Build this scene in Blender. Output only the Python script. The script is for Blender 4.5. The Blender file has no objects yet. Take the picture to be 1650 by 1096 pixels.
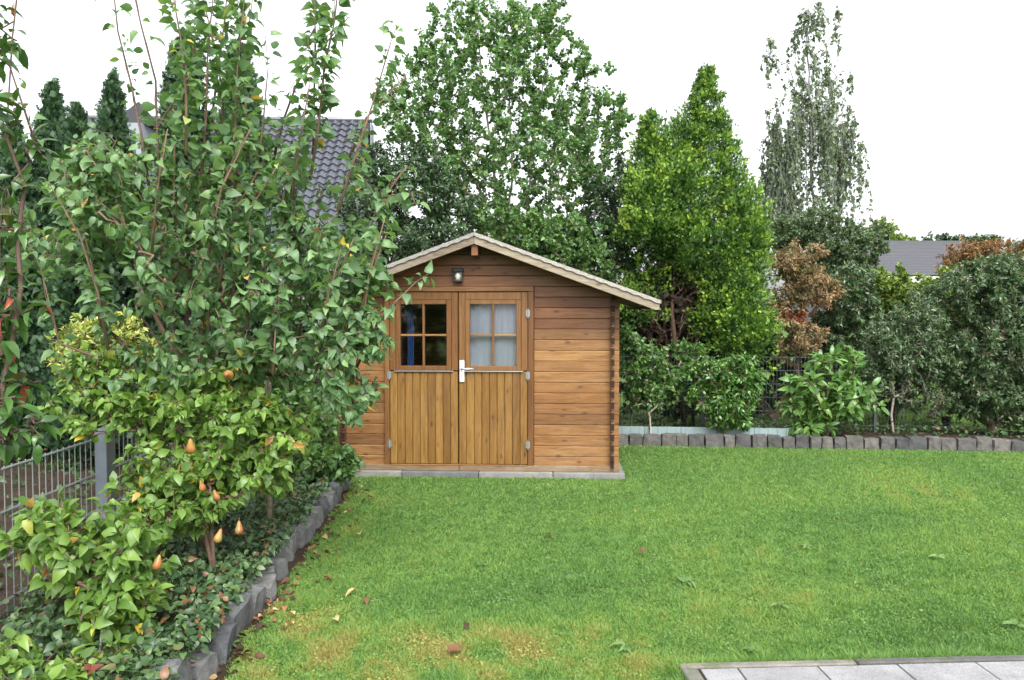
import bpy, bmesh, math, random
import numpy as np
from mathutils import Vector, Matrix, noise as mnoise

SC = bpy.context.scene
COL = SC.collection
rng = np.random.default_rng(11)
random.seed(5)
R = math.radians

# ------------------------------------------------------------------ camera
FPX, CX, CY = 1240.0, 825.0, 548.0          # focal length and centre in photograph pixels
CAM_Z = 1.8
cd = bpy.data.cameras.new('camera')
cam = bpy.data.objects.new('camera', cd)
COL.objects.link(cam)
cam.location = (0, 0, CAM_Z)
cam.rotation_euler = (R(90 - 1.99), 0, R(-1.57))
cd.sensor_width = 36.0
cd.lens = 36.0 * FPX / 1650.0
cd.clip_start = 0.05
cd.clip_end = 2000.0
SC.camera = cam
CAM_M = cam.rotation_euler.to_matrix()

# ------------------------------------------------------------------ light
SUN_EL, SUN_AZ = R(50), R(168)              # high behind the camera, veiled by cloud
world = bpy.data.worlds.new('World')
SC.world = world
world.use_nodes = True
wn, wl = world.node_tree.nodes, world.node_tree.links
wn.clear()
w_out = wn.new('ShaderNodeOutputWorld')
w_bg = wn.new('ShaderNodeBackground')
w_sky = wn.new('ShaderNodeTexSky')
w_sky.sky_type = 'NISHITA'
w_sky.sun_disc = False
w_sky.sun_elevation = SUN_EL
w_sky.sun_rotation = SUN_AZ
w_sky.air_density = 1.0
w_sky.dust_density = 4.0
w_hs = wn.new('ShaderNodeHueSaturation')
w_hs.inputs['Saturation'].default_value = 0.16
w_bg.inputs['Strength'].default_value = 0.15
wl.new(w_sky.outputs['Color'], w_hs.inputs['Color'])
wl.new(w_hs.outputs['Color'], w_bg.inputs['Color'])
wl.new(w_bg.outputs['Background'], w_out.inputs['Surface'])

sd = bpy.data.lights.new('sun', 'SUN')
sun = bpy.data.objects.new('sun', sd)
COL.objects.link(sun)
sd.energy = 0.9
sd.angle = R(40)
sd.color = (1.0, 0.96, 0.9)
# the Nishita rotation is measured clockwise from +Y
sdir = Vector((math.sin(SUN_AZ) * math.cos(SUN_EL), math.cos(SUN_AZ) * math.cos(SUN_EL), math.sin(SUN_EL)))
sun.rotation_euler = (-sdir).to_track_quat('-Z', 'Y').to_euler()

SC.view_settings.view_transform = 'Standard'
SC.view_settings.look = 'None'
SC.view_settings.gamma = 1.0
SC.view_settings.use_curve_mapping = False
SC.view_settings.exposure = 1.6
SC.cycles.max_bounces = 8
SC.cycles.diffuse_bounces = 4
SC.cycles.transparent_max_bounces = 12
SC.cycles.use_denoising = True


def P(px, py, d):
    """world point on the plane Y = d seen at photograph pixel (px, py)"""
    v = CAM_M @ Vector(((px - CX) / FPX, -(py - CY) / FPX, -1.0))
    return np.array((v.x * d / v.y, d, CAM_Z + v.z * d / v.y))


def G(px, py, z=0.0):
    """world point on the level z seen at a photograph pixel"""
    v = CAM_M @ Vector(((px - CX) / FPX, -(py - CY) / FPX, -1.0))
    t = (z - CAM_Z) / v.z
    return np.array((v.x * t, v.y * t, z))


CAM_MI = np.array(CAM_M.transposed())


def project(p):
    q = (p - np.array((0, 0, CAM_Z))) @ CAM_MI.T
    z = -q[:, 2]
    return CX + FPX * q[:, 0] / z, CY - FPX * q[:, 1] / z, z


# ------------------------------------------------------------------ object helpers
def tag(o, label=None, cat=None, group=None, kind=None):
    if label: o['label'] = label
    if cat: o['category'] = cat
    if group: o['group'] = group
    if kind: o['kind'] = kind
    return o


def thing(name, label, cat, loc=(0, 0, 0), rotz=0.0, group=None):
    o = bpy.data.objects.new(name, None)
    COL.objects.link(o)
    o.location = tuple(float(v) for v in loc)
    o.rotation_euler = (0, 0, rotz)
    o.empty_display_size = 0.1
    return tag(o, label, cat, group)


def link(name, me, mat, parent=None, loc=None):
    o = bpy.data.objects.new(name, me)
    if mat is not None and len(me.materials) == 0:
        me.materials.append(mat)
    COL.objects.link(o)
    if parent is not None: o.parent = parent
    if loc is not None: o.location = tuple(float(v) for v in loc)
    return o


def bm_obj(name, bm, mat, parent=None, loc=None, smooth=False):
    me = bpy.data.meshes.new(name)
    bm.to_mesh(me)
    bm.free()
    if smooth: me.shade_smooth()
    return link(name, me, mat, parent, loc)


def box(bm, lo, hi, bevel=0.0):
    lo, hi = Vector(lo), Vector(hi)
    r = bmesh.ops.create_cube(bm, size=1.0)
    vs = r['verts']
    for v in vs:
        v.co = Vector(((lo[k] + hi[k]) / 2 + v.co[k] * (hi[k] - lo[k]) for k in range(3)))
    if bevel:
        es = list({e for v in vs for e in v.link_edges})
        bmesh.ops.bevel(bm, geom=es, offset=bevel, segments=1, affect='EDGES', profile=0.5)
    return vs


def prism(bm, poly, y0, y1, bevel=0.0):
    """(x, z) polygon extruded in y"""
    a = [bm.verts.new((x, y0, z)) for x, z in poly]
    b = [bm.verts.new((x, y1, z)) for x, z in poly]
    n = len(poly)
    fs = [bm.faces.new(a), bm.faces.new(b[::-1])]
    for i in range(n):
        fs.append(bm.faces.new((a[i], b[i], b[(i + 1) % n], a[(i + 1) % n])))
    bmesh.ops.recalc_face_normals(bm, faces=fs)
    if bevel:
        es = list({e for v in a for e in v.link_edges if e.other_vert(v) in a})
        bmesh.ops.bevel(bm, geom=es, offset=bevel, segments=1, affect='EDGES', profile=0.5)


def box_obj(name, lo, hi, mat, parent=None, bevel=0.0):
    bm = bmesh.new()
    box(bm, lo, hi, bevel)
    return bm_obj(name, bm, mat, parent)


def tube(bm, pts, radii, seg=8, cap=True):
    pts = [Vector(p) for p in pts]
    if not hasattr(radii, '__len__'): radii = [radii] * len(pts)
    rings = []
    for i, p in enumerate(pts):
        t = (pts[min(i + 1, len(pts) - 1)] - pts[max(i - 1, 0)]).normalized()
        q = t.to_track_quat('Z', 'Y')
        rings.append([bm.verts.new(p + q @ Vector((math.cos(2 * math.pi * k / seg) * radii[i], math.sin(2 * math.pi * k / seg) * radii[i], 0))) for k in range(seg)])
    for a, b in zip(rings, rings[1:]):
        for k in range(seg):
            bm.faces.new((a[k], a[(k + 1) % seg], b[(k + 1) % seg], b[k]))
    if cap:
        bm.faces.new(rings[0][::-1])
        bm.faces.new(rings[-1])


def fast_mesh(name, verts, faces, tint=None, smooth=True):
    """verts (N,3), faces (F,k): one mesh of equal polygons"""
    me = bpy.data.meshes.new(name)
    verts = np.ascontiguousarray(verts, dtype=np.float32)
    faces = np.ascontiguousarray(faces, dtype=np.int32)
    me.vertices.add(len(verts))
    me.vertices.foreach_set('co', verts.ravel())
    f, k = faces.shape
    me.loops.add(f * k)
    me.loops.foreach_set('vertex_index', faces.ravel())
    me.polygons.add(f)
    me.polygons.foreach_set('loop_start', np.arange(f, dtype=np.int32) * k)
    me.polygons.foreach_set('use_smooth', np.full(f, smooth))
    if tint is not None:
        at = me.attributes.new('tint', 'FLOAT', 'POINT')
        at.data.foreach_set('value', np.ascontiguousarray(tint, dtype=np.float32))
    me.update(calc_edges=True)
    return me


def nrmz(a):
    return a / np.maximum(np.linalg.norm(a, axis=-1, keepdims=True), 1e-9)


def rdir(n):
    return nrmz(rng.normal(size=(n, 3)))


# ------------------------------------------------------------------ materials
class NT:
    def __init__(s, name):
        s.m = bpy.data.materials.new(name)
        s.m.use_nodes = True
        s.n, s.l = s.m.node_tree.nodes, s.m.node_tree.links
        s.n.clear()
        s.out = s.n.new('ShaderNodeOutputMaterial')

    def new(s, t, **kw):
        nd = s.n.new('ShaderNode' + t)
        for k, v in kw.items():
            if k in nd.inputs: nd.inputs[k].default_value = v
            else: setattr(nd, k, v)
        return nd

    def ramp(s, fac, stops, interp='LINEAR'):
        r = s.n.new('ShaderNodeValToRGB')
        r.color_ramp.interpolation = interp
        e = r.color_ramp.elements
        while len(e) < len(stops): e.new(0.5)
        for el, (p, c) in zip(e, stops):
            el.position = p
            el.color = (c[0], c[1], c[2], 1)
        s.l.new(fac, r.inputs[0])
        return r.outputs[0]

    def mix(s, fac, a, b, mode='MIX'):
        m = s.n.new('ShaderNodeMix')
        m.data_type = 'RGBA'
        m.blend_type = mode
        for sock, v in ((m.inputs[0], fac), (m.inputs[6], a), (m.inputs[7], b)):
            if hasattr(v, 'is_output'): s.l.new(v, sock)
            elif hasattr(v, '__len__'): sock.default_value = (v[0], v[1], v[2], 1)
            else: sock.default_value = v
        return m.outputs[2]

    def math(s, op, a, b=0.0):
        m = s.n.new('ShaderNodeMath')
        m.operation = op
        for sock, v in ((m.inputs[0], a), (m.inputs[1], b)):
            if hasattr(v, 'is_output'): s.l.new(v, sock)
            else: sock.default_value = v
        return m.outputs[0]

    def noise(s, vec, scale, detail=4, rough=0.55, dist=0.0):
        t = s.new('TexNoise', Scale=scale, Detail=detail, Roughness=rough, Distortion=dist)
        if vec is not None: s.l.new(vec, t.inputs['Vector'])
        return t.outputs[0]

    def surface(s, color, rough=0.7, bump=None, bstr=0.3, bdist=0.01, spec=0.4, metal=0.0):
        p = s.new('BsdfPrincipled')
        for k, v in (('Base Color', color), ('Roughness', rough)):
            if hasattr(v, 'is_output'): s.l.new(v, p.inputs[k])
            elif hasattr(v, '__len__'): p.inputs[k].default_value = (v[0], v[1], v[2], 1)
            else: p.inputs[k].default_value = v
        p.inputs['Specular IOR Level'].default_value = spec
        p.inputs['Metallic'].default_value = metal
        if bump is not None:
            b = s.new('Bump', Strength=bstr, Distance=bdist)
            s.l.new(bump, b.inputs['Height'])
            s.l.new(b.outputs[0], p.inputs['Normal'])
        s.l.new(p.outputs[0], s.out.inputs['Surface'])
        return p


def leaf_mat(name, stops, rough=0.42, spec=0.5, trans=0.3, tcol=1.5):
    t = NT(name)
    a = t.new('Attribute', attribute_name='tint')
    c = t.ramp(a.outputs['Fac'], stops)
    geo = t.new('NewGeometry')
    nz = t.noise(geo.outputs['Position'], 23.0, 2)
    c2 = t.mix(t.math('MULTIPLY', nz, 0.45), c, (0.5, 0.5, 0.5), 'OVERLAY')
    p = t.surface(c2, rough, spec=spec)
    tr = t.new('BsdfTranslucent')
    t.l.new(t.mix(1.0, c2, (tcol, tcol * 1.0, tcol * 0.55), 'MULTIPLY'), tr.inputs['Color'])
    ms = t.new('MixShader')
    ms.inputs[0].default_value = trans
    t.l.new(p.outputs[0], ms.inputs[1])
    t.l.new(tr.outputs[0], ms.inputs[2])
    t.l.new(ms.outputs[0], t.out.inputs['Surface'])
    return t.m


def wood_mat(name, axis, dark, mid, light, rough=0.5, stretch=14.0, knots=True, spec=0.35, weather=0.0):
    t = NT(name)
    co = t.new('TexCoord')
    oi = t.new('ObjectInfo')
    add = t.new('VectorMath', operation='ADD')
    cmb = t.new('CombineXYZ')
    for k, f in enumerate((17.3, 9.1, 23.7)):
        t.l.new(t.math('MULTIPLY', oi.outputs['Random'], f), cmb.inputs[k])
    t.l.new(co.outputs['Object'], add.inputs[0])
    t.l.new(cmb.outputs[0], add.inputs[1])
    mp = t.new('Mapping')
    s = [stretch] * 3
    s[axis] = 1.0
    mp.inputs['Scale'].default_value = s
    t.l.new(add.outputs[0], mp.inputs['Vector'])
    g = t.noise(mp.outputs[0], 2.6, 6, 0.62, 0.6)
    fine = t.noise(mp.outputs[0], 11.0, 3, 0.6)
    f = t.math('ADD', t.math('MULTIPLY', g, 0.7), t.math('MULTIPLY', fine, 0.3))
    c = t.ramp(f, [(0.30, dark), (0.50, mid), (0.72, light)])
    rnd = t.ramp(oi.outputs['Random'], [(0, (0.70, 0.64, 0.58)), (0.35, (0.98, 0.92, 0.86)), (0.7, (1.05, 1.06, 1.05)), (1, (1.25, 1.28, 1.25))])
    c = t.mix(1.0, c, rnd, 'MULTIPLY')
    if knots:
        mk = t.new('Mapping')
        sk = [9.5] * 3
        sk[axis] = 4.2
        mk.inputs['Scale'].default_value = sk
        t.l.new(add.outputs[0], mk.inputs['Vector'])
        v = t.new('TexVoronoi', Scale=1.0)
        t.l.new(mk.outputs[0], v.inputs['Vector'])
        kf = t.ramp(v.outputs['Distance'], [(0.05, (1, 1, 1)), (0.19, (0, 0, 0))])
        c = t.mix(t.math('MULTIPLY', kf, 0.8), c, [q * 0.45 for q in dark])
    if weather:
        wz = t.noise(co.outputs['Object'], 1.7, 5, 0.65)
        wf = t.ramp(t.math('ADD', t.math('MULTIPLY', wz, 0.6), t.math('MULTIPLY', fine, 0.4)), [(0.45, (0, 0, 0)), (0.66, (1, 1, 1))])
        c = t.mix(t.math('MULTIPLY', wf, weather), c, (0.27, 0.25, 0.215))
    t.surface(c, rough, f, 0.25, 0.004, spec)
    return t.m


def stone_mat(name, a, b, scale=9.0, rough=0.85, moss=0.0, bstr=0.6):
    t = NT(name)
    geo = t.new('NewGeometry')
    oi = t.new('ObjectInfo')
    n1 = t.noise(geo.outputs['Position'], scale, 8, 0.68)
    n2 = t.noise(geo.outputs['Position'], scale * 14, 3, 0.6)
    f = t.math('ADD', t.math('MULTIPLY', n1, 0.65), t.math('MULTIPLY', n2, 0.35))
    c = t.ramp(f, [(0.32, a), (0.66, b)])
    c = t.mix(1.0, c, t.ramp(oi.outputs['Random'], [(0, (0.6, 0.63, 0.68)), (1, (1.4, 1.33, 1.26))]), 'MULTIPLY')
    if moss:
        mz = t.noise(geo.outputs['Position'], 5.0, 5, 0.7)
        c = t.mix(t.math('MULTIPLY', t.ramp(mz, [(0.5, (0, 0, 0)), (0.68, (1, 1, 1))]), moss), c, (0.05, 0.07, 0.025))
    t.surface(c, rough, f, bstr, 0.022, 0.3)
    return t.m


def plain(name, col, rough=0.6, spec=0.4, metal=0.0, var=0.15):
    t = NT(name)
    geo = t.new('NewGeometry')
    n = t.noise(geo.outputs['Position'], 14.0, 5, 0.6)
    c = t.mix(n, [v * (1 - var) for v in col], [min(1, v * (1 + var)) for v in col])
    t.surface(c, rough, n, 0.08, 0.004, spec, metal)
    return t.m


M = {}
M['wall_wood'] = wood_mat('wall_wood', 0, (0.100, 0.043, 0.014), (0.205, 0.100, 0.034), (0.29, 0.162, 0.064), 0.5, weather=0.10)
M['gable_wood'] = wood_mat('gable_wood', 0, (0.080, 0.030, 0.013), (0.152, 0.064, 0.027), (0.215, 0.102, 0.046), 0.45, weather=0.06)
M['side_wood'] = wood_mat('side_wood', 1, (0.085, 0.037, 0.016), (0.15, 0.07, 0.028), (0.21, 0.12, 0.05), 0.55)
M['door_wood'] = wood_mat('door_wood', 2, (0.090, 0.042, 0.011), (0.180, 0.094, 0.023), (0.262, 0.150, 0.046), 0.42, weather=0.08)
M['trim_wood'] = wood_mat('trim_wood', 2, (0.085, 0.035, 0.013), (0.148, 0.070, 0.024), (0.20, 0.108, 0.042), 0.42, knots=False)
M['barge_wood'] = wood_mat('barge_wood', 0, (0.12, 0.09, 0.06), (0.20, 0.16, 0.115), (0.29, 0.25, 0.20), 0.65, weather=0.6)
M['beam_wood'] = wood_mat('beam_wood', 0, (0.085, 0.05, 0.025), (0.145, 0.092, 0.05), (0.21, 0.15, 0.09), 0.65, weather=0.35)
M['end_grain_shade'] = plain('end_grain_shade', (0.016, 0.010, 0.007), 0.85)  # end grain darkened to the shade of the corner gaps
M['felt'] = stone_mat('roofing_felt', (0.17, 0.165, 0.155), (0.34, 0.33, 0.31), 30)
M['concrete'] = stone_mat('concrete', (0.11, 0.115, 0.115), (0.22, 0.22, 0.21), 6, 0.9, 0.15, 0.3)
def slab_mat():
    t = NT('paving_slab')
    geo = t.new('NewGeometry')
    oi = t.new('ObjectInfo')
    a = t.noise(geo.outputs['Position'], 2.6, 6, 0.7)
    b = t.noise(geo.outputs['Position'], 140.0, 3, 0.7)
    d = t.noise(geo.outputs['Position'], 9.0, 6, 0.75)
    c = t.ramp(t.math('ADD', t.math('MULTIPLY', a, 0.45), t.math('MULTIPLY', b, 0.55)), [(0.35, (0.13, 0.13, 0.132)), (0.5, (0.225, 0.225, 0.232)), (0.66, (0.34, 0.34, 0.35))])
    c = t.mix(1.0, c, t.ramp(oi.outputs['Random'], [(0, (0.86, 0.86, 0.87)), (1, (1.1, 1.1, 1.1))]), 'MULTIPLY')
    c = t.mix(t.math('MULTIPLY', t.ramp(d, [(0.55, (0, 0, 0)), (0.72, (1, 1, 1))]), 0.45), c, (0.085, 0.085, 0.06))
    t.surface(c, 0.85, b, 0.3, 0.003, 0.3)
    return t.m
M['slab'] = slab_mat()
M['edging'] = stone_mat('paving_edging', (0.07, 0.07, 0.065), (0.17, 0.165, 0.155), 9, 0.9, 0.6, 0.4)
M['granite'] = stone_mat('dark_granite', (0.035, 0.038, 0.043), (0.19, 0.195, 0.20), 11, 0.8, 0.22, 0.9)
M['setts'] = stone_mat('granite_setts', (0.04, 0.04, 0.04), (0.14, 0.135, 0.13), 12, 0.85, 0.3, 0.9)
M['galv'] = plain('galvanised_steel', (0.28, 0.30, 0.31), 0.45, 0.5, 0.6)
M['post_steel'] = plain('post_steel', (0.24, 0.275, 0.33), 0.45, 0.5, 0.5)
M['anthracite'] = plain('anthracite_steel', (0.075, 0.085, 0.09), 0.5)
M['white_metal'] = plain('white_metal', (0.78, 0.79, 0.8), 0.3, 0.5, 0.0, 0.05)
M['chrome'] = plain('brushed_metal', (0.65, 0.65, 0.66), 0.3, 0.5, 0.9, 0.05)
M['black'] = plain('black_plastic', (0.015, 0.015, 0.016), 0.5)
M['bulb'] = plain('frosted_bulb', (0.8, 0.74, 0.6), 0.35, 0.5, 0, 0.03)
M['glare_curtain'] = plain('glare_voile', (0.21, 0.23, 0.265), 0.9, 0.2, 0, 0.08)
M['blue_cloth'] = plain('blue_cloth', (0.03, 0.07, 0.20), 0.8, 0.2, 0, 0.25)
M['strip'] = plain('pale_strip', (0.20, 0.27, 0.27), 0.5, 0.4, 0, 0.15)
M['bark'] = stone_mat('bark', (0.055, 0.042, 0.032), (0.17, 0.13, 0.10), 16, 0.9, 0.3, 0.8)
M['pale_bark'] = stone_mat('pale_bark', (0.13, 0.11, 0.09), (0.33, 0.29, 0.25), 16, 0.9, 0.15, 0.6)
M['red_bark'] = stone_mat('conifer_bark', (0.035, 0.023, 0.017), (0.10, 0.063, 0.045), 14, 0.9, 0.0, 0.8)
M['birch_bark'] = stone_mat('birch_bark', (0.10, 0.09, 0.09), (0.42, 0.40, 0.38), 6, 0.8, 0.0, 0.4)
M['shoot_bark'] = stone_mat('young_shoot', (0.10, 0.062, 0.042), (0.20, 0.135, 0.10), 18, 0.75, 0.0, 0.3)
M['render'] = plain('house_render', (0.24, 0.26, 0.29), 0.85, 0.3, 0, 0.06)
M['roof_tile'] = plain('glazed_roof_tile', (0.065, 0.07, 0.085), 0.16, 1.0, 0, 0.2)
M['roof_slate'] = plain('grey_purple_roof', (0.078, 0.079, 0.092), 0.6, 0.4, 0, 0.15)
M['dark_slate'] = plain('dark_slate', (0.03, 0.031, 0.036), 0.7, 0.25)
M['dark_glass'] = plain('dark_window', (0.03, 0.04, 0.055), 0.08, 0.6, 0, 0.1)
M['timber'] = wood_mat('brown_timber', 0, (0.09, 0.05, 0.035), (0.15, 0.085, 0.06), (0.22, 0.13, 0.09), 0.8)

t = NT('window_glass')
fr = t.new('Fresnel', IOR=1.5)
gl = t.new('BsdfGlossy', Roughness=0.04)
tp = t.new('BsdfTransparent')
tp.inputs[0].default_value = (0.94, 0.95, 0.96, 1)
ms = t.new('MixShader')
bf_ = t.new('NewGeometry')
t.l.new(t.math('MULTIPLY', t.math('MULTIPLY', fr.outputs[0], 3.0), t.math('SUBTRACT', 1.0, bf_.outputs['Backfacing'])), ms.inputs[0])
t.l.new(tp.outputs[0], ms.inputs[1])
t.l.new(gl.outputs[0], ms.inputs[2])
t.l.new(ms.outputs[0], t.out.inputs['Surface'])
M['glass'] = t.m

t = NT('pear_skin')
co = t.new('TexCoord')
n = t.noise(co.outputs['Object'], 14.0, 4)
n2 = t.noise(co.outputs['Object'], 160.0, 2)
c = t.ramp(n, [(0.36, (0.22, 0.065, 0.02)), (0.52, (0.33, 0.13, 0.035)), (0.7, (0.32, 0.20, 0.06))])
oi = t.new('ObjectInfo')
c = t.mix(1.0, c, t.ramp(oi.outputs['Random'], [(0, (0.7, 0.75, 0.8)), (0.5, (1, 1, 1)), (1, (1.0, 1.25, 1.2))]), 'MULTIPLY')
c = t.mix(t.math('MULTIPLY', t.ramp(n2, [(0.58, (0, 0, 0)), (0.7, (1, 1, 1))]), 0.5), c, (0.22, 0.1, 0.03))
t.surface(c, 0.4, n2, 0.05, 0.002, 0.5)
M['pear'] = t.m

# soil, lawn floor, ground
def soil_like(name, cols, scale, bstr):
    t = NT(name)
    geo = t.new('NewGeometry')
    n1 = t.noise(geo.outputs['Position'], scale, 8, 0.7)
    n2 = t.noise(geo.outputs['Position'], scale * 0.08, 4, 0.6)
    f = t.math('ADD', t.math('MULTIPLY', n1, 0.6), t.math('MULTIPLY', n2, 0.4))
    k = len(cols)
    c = t.ramp(f, [(0.3 + 0.4 * i / (k - 1), q) for i, q in enumerate(cols)])
    t.surface(c, 0.95, n1, bstr, 0.03, 0.15)
    return t.m
M['soil'] = soil_like('soil', [(0.018, 0.012, 0.008), (0.045, 0.031, 0.021), (0.08, 0.055, 0.036)], 26, 0.9)
M['lawn_floor'] = soil_like('lawn_floor', [(0.04, 0.06, 0.018), (0.07, 0.12, 0.03), (0.11, 0.16, 0.045)], 40, 0.8)
M['ground'] = soil_like('ground', [(0.03, 0.045, 0.014), (0.07, 0.12, 0.025), (0.11, 0.17, 0.04)], 12, 0.8)

LM = {}
LM['pear'] = leaf_mat('pear_leaf', [(0, (0.062, 0.124, 0.055)), (0.45, (0.111, 0.212, 0.083)), (0.85, (0.193, 0.319, 0.115)), (0.955, (0.293, 0.395, 0.125)), (0.975, (0.649, 0.465, 0.106)), (1, (0.463, 0.269, 0.125))], 0.46, 0.6, 0.38)
LM['dwarf'] = leaf_mat('dwarf_pear_leaf', [(0, (0.068, 0.142, 0.027)), (0.5, (0.142, 0.257, 0.048)), (0.9, (0.231, 0.357, 0.074)), (0.95, (0.336, 0.378, 0.074)), (0.97, (0.546, 0.420, 0.042)), (1, (0.399, 0.210, 0.063))], 0.4, 0.55, 0.33)
LM['photinia'] = leaf_mat('photinia_leaf', [(0, (0.032, 0.085, 0.022)), (0.8, (0.075, 0.16, 0.035)), (0.88, (0.13, 0.05, 0.035)), (0.93, (0.30, 0.05, 0.03)), (1, (0.36, 0.09, 0.04))], 0.3, 0.6, 0.2)
LM['poplar'] = leaf_mat('round_leaf', [(0, (0.052, 0.121, 0.042)), (0.5, (0.104, 0.214, 0.063)), (0.93, (0.188, 0.319, 0.093)), (1, (0.357, 0.352, 0.106))], 0.5, 0.35, 0.36)
LM['dark'] = leaf_mat('dark_evergreen_leaf', [(0, (0.019, 0.046, 0.019)), (0.6, (0.043, 0.094, 0.034)), (1, (0.090, 0.156, 0.058))], 0.38, 0.5, 0.18)
LM['holly'] = leaf_mat('grey_evergreen_leaf', [(0, (0.032, 0.066, 0.024)), (0.6, (0.064, 0.123, 0.045)), (1, (0.143, 0.202, 0.087))], 0.36, 0.55, 0.18)
LM['mid'] = leaf_mat('mid_green_leaf', [(0, (0.037, 0.094, 0.025)), (0.6, (0.081, 0.175, 0.041)), (1, (0.175, 0.275, 0.069))], 0.42, 0.5, 0.28)
LM['camellia'] = leaf_mat('glossy_leaf', [(0, (0.028, 0.085, 0.014)), (0.6, (0.065, 0.165, 0.024)), (0.93, (0.14, 0.27, 0.045)), (1, (0.30, 0.34, 0.10))], 0.28, 0.65, 0.2)
LM['laurel'] = leaf_mat('laurel_leaf', [(0, (0.055, 0.13, 0.030)), (0.6, (0.105, 0.215, 0.048)), (1, (0.20, 0.32, 0.085))], 0.34, 0.55, 0.25)
LM['yellowgreen'] = leaf_mat('yellow_green_leaf', [(0, (0.063, 0.121, 0.019)), (0.6, (0.137, 0.215, 0.032)), (1, (0.252, 0.304, 0.053))], 0.42, 0.5, 0.3)
LM['variegated'] = leaf_mat('variegated_leaf', [(0, (0.07, 0.13, 0.02)), (0.4, (0.24, 0.30, 0.05)), (0.75, (0.50, 0.52, 0.14)), (1, (0.66, 0.64, 0.28))], 0.38, 0.5, 0.2)
LM['russet'] = leaf_mat('russet_leaf', [(0, (0.074, 0.092, 0.029)), (0.25, (0.139, 0.110, 0.043)), (0.6, (0.254, 0.176, 0.090)), (0.85, (0.312, 0.229, 0.122)), (1, (0.246, 0.079, 0.040))], 0.5, 0.4, 0.28)
LM['orange'] = leaf_mat('orange_leaf', [(0, (0.054, 0.068, 0.023)), (0.35, (0.153, 0.090, 0.032)), (0.7, (0.297, 0.126, 0.036)), (1, (0.342, 0.189, 0.054))], 0.5, 0.4, 0.25)
LM['birch'] = leaf_mat('birch_leaf', [(0, (0.084, 0.126, 0.066)), (0.6, (0.134, 0.190, 0.104)), (1, (0.215, 0.266, 0.146))], 0.42, 0.5, 0.35)
LM['thuja'] = leaf_mat('golden_conifer_spray', [(0, (0.025, 0.072, 0.014)), (0.4, (0.080, 0.174, 0.025)), (0.7, (0.200, 0.329, 0.038)), (0.95, (0.412, 0.497, 0.068)), (1, (0.503, 0.446, 0.082))], 0.5, 0.35, 0.22)
LM['cypress'] = leaf_mat('dark_conifer_spray', [(0, (0.019, 0.047, 0.022)), (0.6, (0.045, 0.098, 0.041)), (1, (0.098, 0.174, 0.066))], 0.5, 0.35, 0.18)
LM['cover'] = leaf_mat('ground_cover_leaf', [(0, (0.024, 0.055, 0.022)), (0.55, (0.053, 0.109, 0.038)), (0.92, (0.099, 0.166, 0.055)), (0.96, (0.135, 0.050, 0.032)), (1, (0.198, 0.108, 0.050))], 0.42, 0.5, 0.22)
LM['grass'] = leaf_mat('grass_blade', [(0, (0.068, 0.151, 0.038)), (0.33, (0.127, 0.266, 0.059)), (0.65, (0.201, 0.329, 0.071)), (0.85, (0.235, 0.275, 0.058)), (1, (0.290, 0.270, 0.085))], 0.55, 0.4, 0.35, 1.25)
LM['clover'] = leaf_mat('clover_leaf', [(0, (0.059, 0.131, 0.029)), (0.5, (0.113, 0.214, 0.052)), (0.85, (0.193, 0.271, 0.069)), (1, (0.290, 0.282, 0.077))], 0.5, 0.4, 0.3)
LM['fallen'] = leaf_mat('fallen_leaf', [(0, (0.035, 0.020, 0.014)), (0.4, (0.10, 0.05, 0.028)), (0.75, (0.24, 0.10, 0.05)), (1, (0.50, 0.38, 0.18))], 0.7, 0.3, 0.12)
LM['red'] = leaf_mat('red_brown_leaf', [(0, (0.10, 0.03, 0.02)), (1, (0.20, 0.06, 0.035))], 0.5, 0.4, 0.15)
LM['weed'] = leaf_mat('weed_leaf', [(0, (0.075, 0.16, 0.04)), (1, (0.15, 0.25, 0.08))], 0.5, 0.4, 0.3)
LM['dead'] = leaf_mat('dead_spray', [(0, (0.012, 0.010, 0.007)), (1, (0.045, 0.031, 0.020))], 0.8, 0.2, 0.05)
LM['mid2'] = leaf_mat('greyish_green_leaf', [(0, (0.040, 0.080, 0.030)), (0.6, (0.078, 0.130, 0.052)), (1, (0.15, 0.20, 0.085))], 0.42, 0.5, 0.3)
LM['twig'] = M['shoot_bark']

# ------------------------------------------------------------------ leaf templates: length along x, face up z
def tmpl_leaf(w=0.32, bend=-0.18, fold=0.10, tipw=0.7):
    v = [(0, 0, 0), (0.34, 0, 0.03), (0.70, 0, 0.02 + bend * 0.4), (1.0, 0, bend)]
    for s in (1, -1):
        v += [(0.22, s * w * 0.9, fold), (0.52, s * w, fold + bend * 0.2), (0.80, s * w * tipw * 0.72, fold * 0.7 + bend * 0.6)]
    f = [(0, 4, 1), (1, 4, 5), (1, 5, 2), (2, 5, 6), (2, 6, 3), (0, 1, 7), (1, 8, 7), (1, 2, 8), (2, 9, 8), (2, 3, 9)]
    return np.array(v, float), np.array([(a, c, b) for a, b, c in f])


def tmpl_small(w=0.36, bend=-0.12, fold=0.08):
    v = [(0, 0, 0), (0.55, 0, 0.0), (1, 0, bend), (0.42, w, fold), (0.42, -w, fold)]
    return np.array(v, float), np.array([(0, 1, 3), (1, 2, 3), (0, 4, 1), (1, 4, 2)])


def tmpl_round(w=0.42):
    v = [(0, 0, 0), (0.28, w, 0.06), (0.72, w * 0.86, 0.05), (1.0, 0, -0.08), (0.72, -w * 0.86, 0.05), (0.28, -w, 0.06)]
    return np.array(v, float), np.array([(0, 3, 1), (1, 3, 2), (0, 5, 3), (3, 5, 4)])


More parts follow.
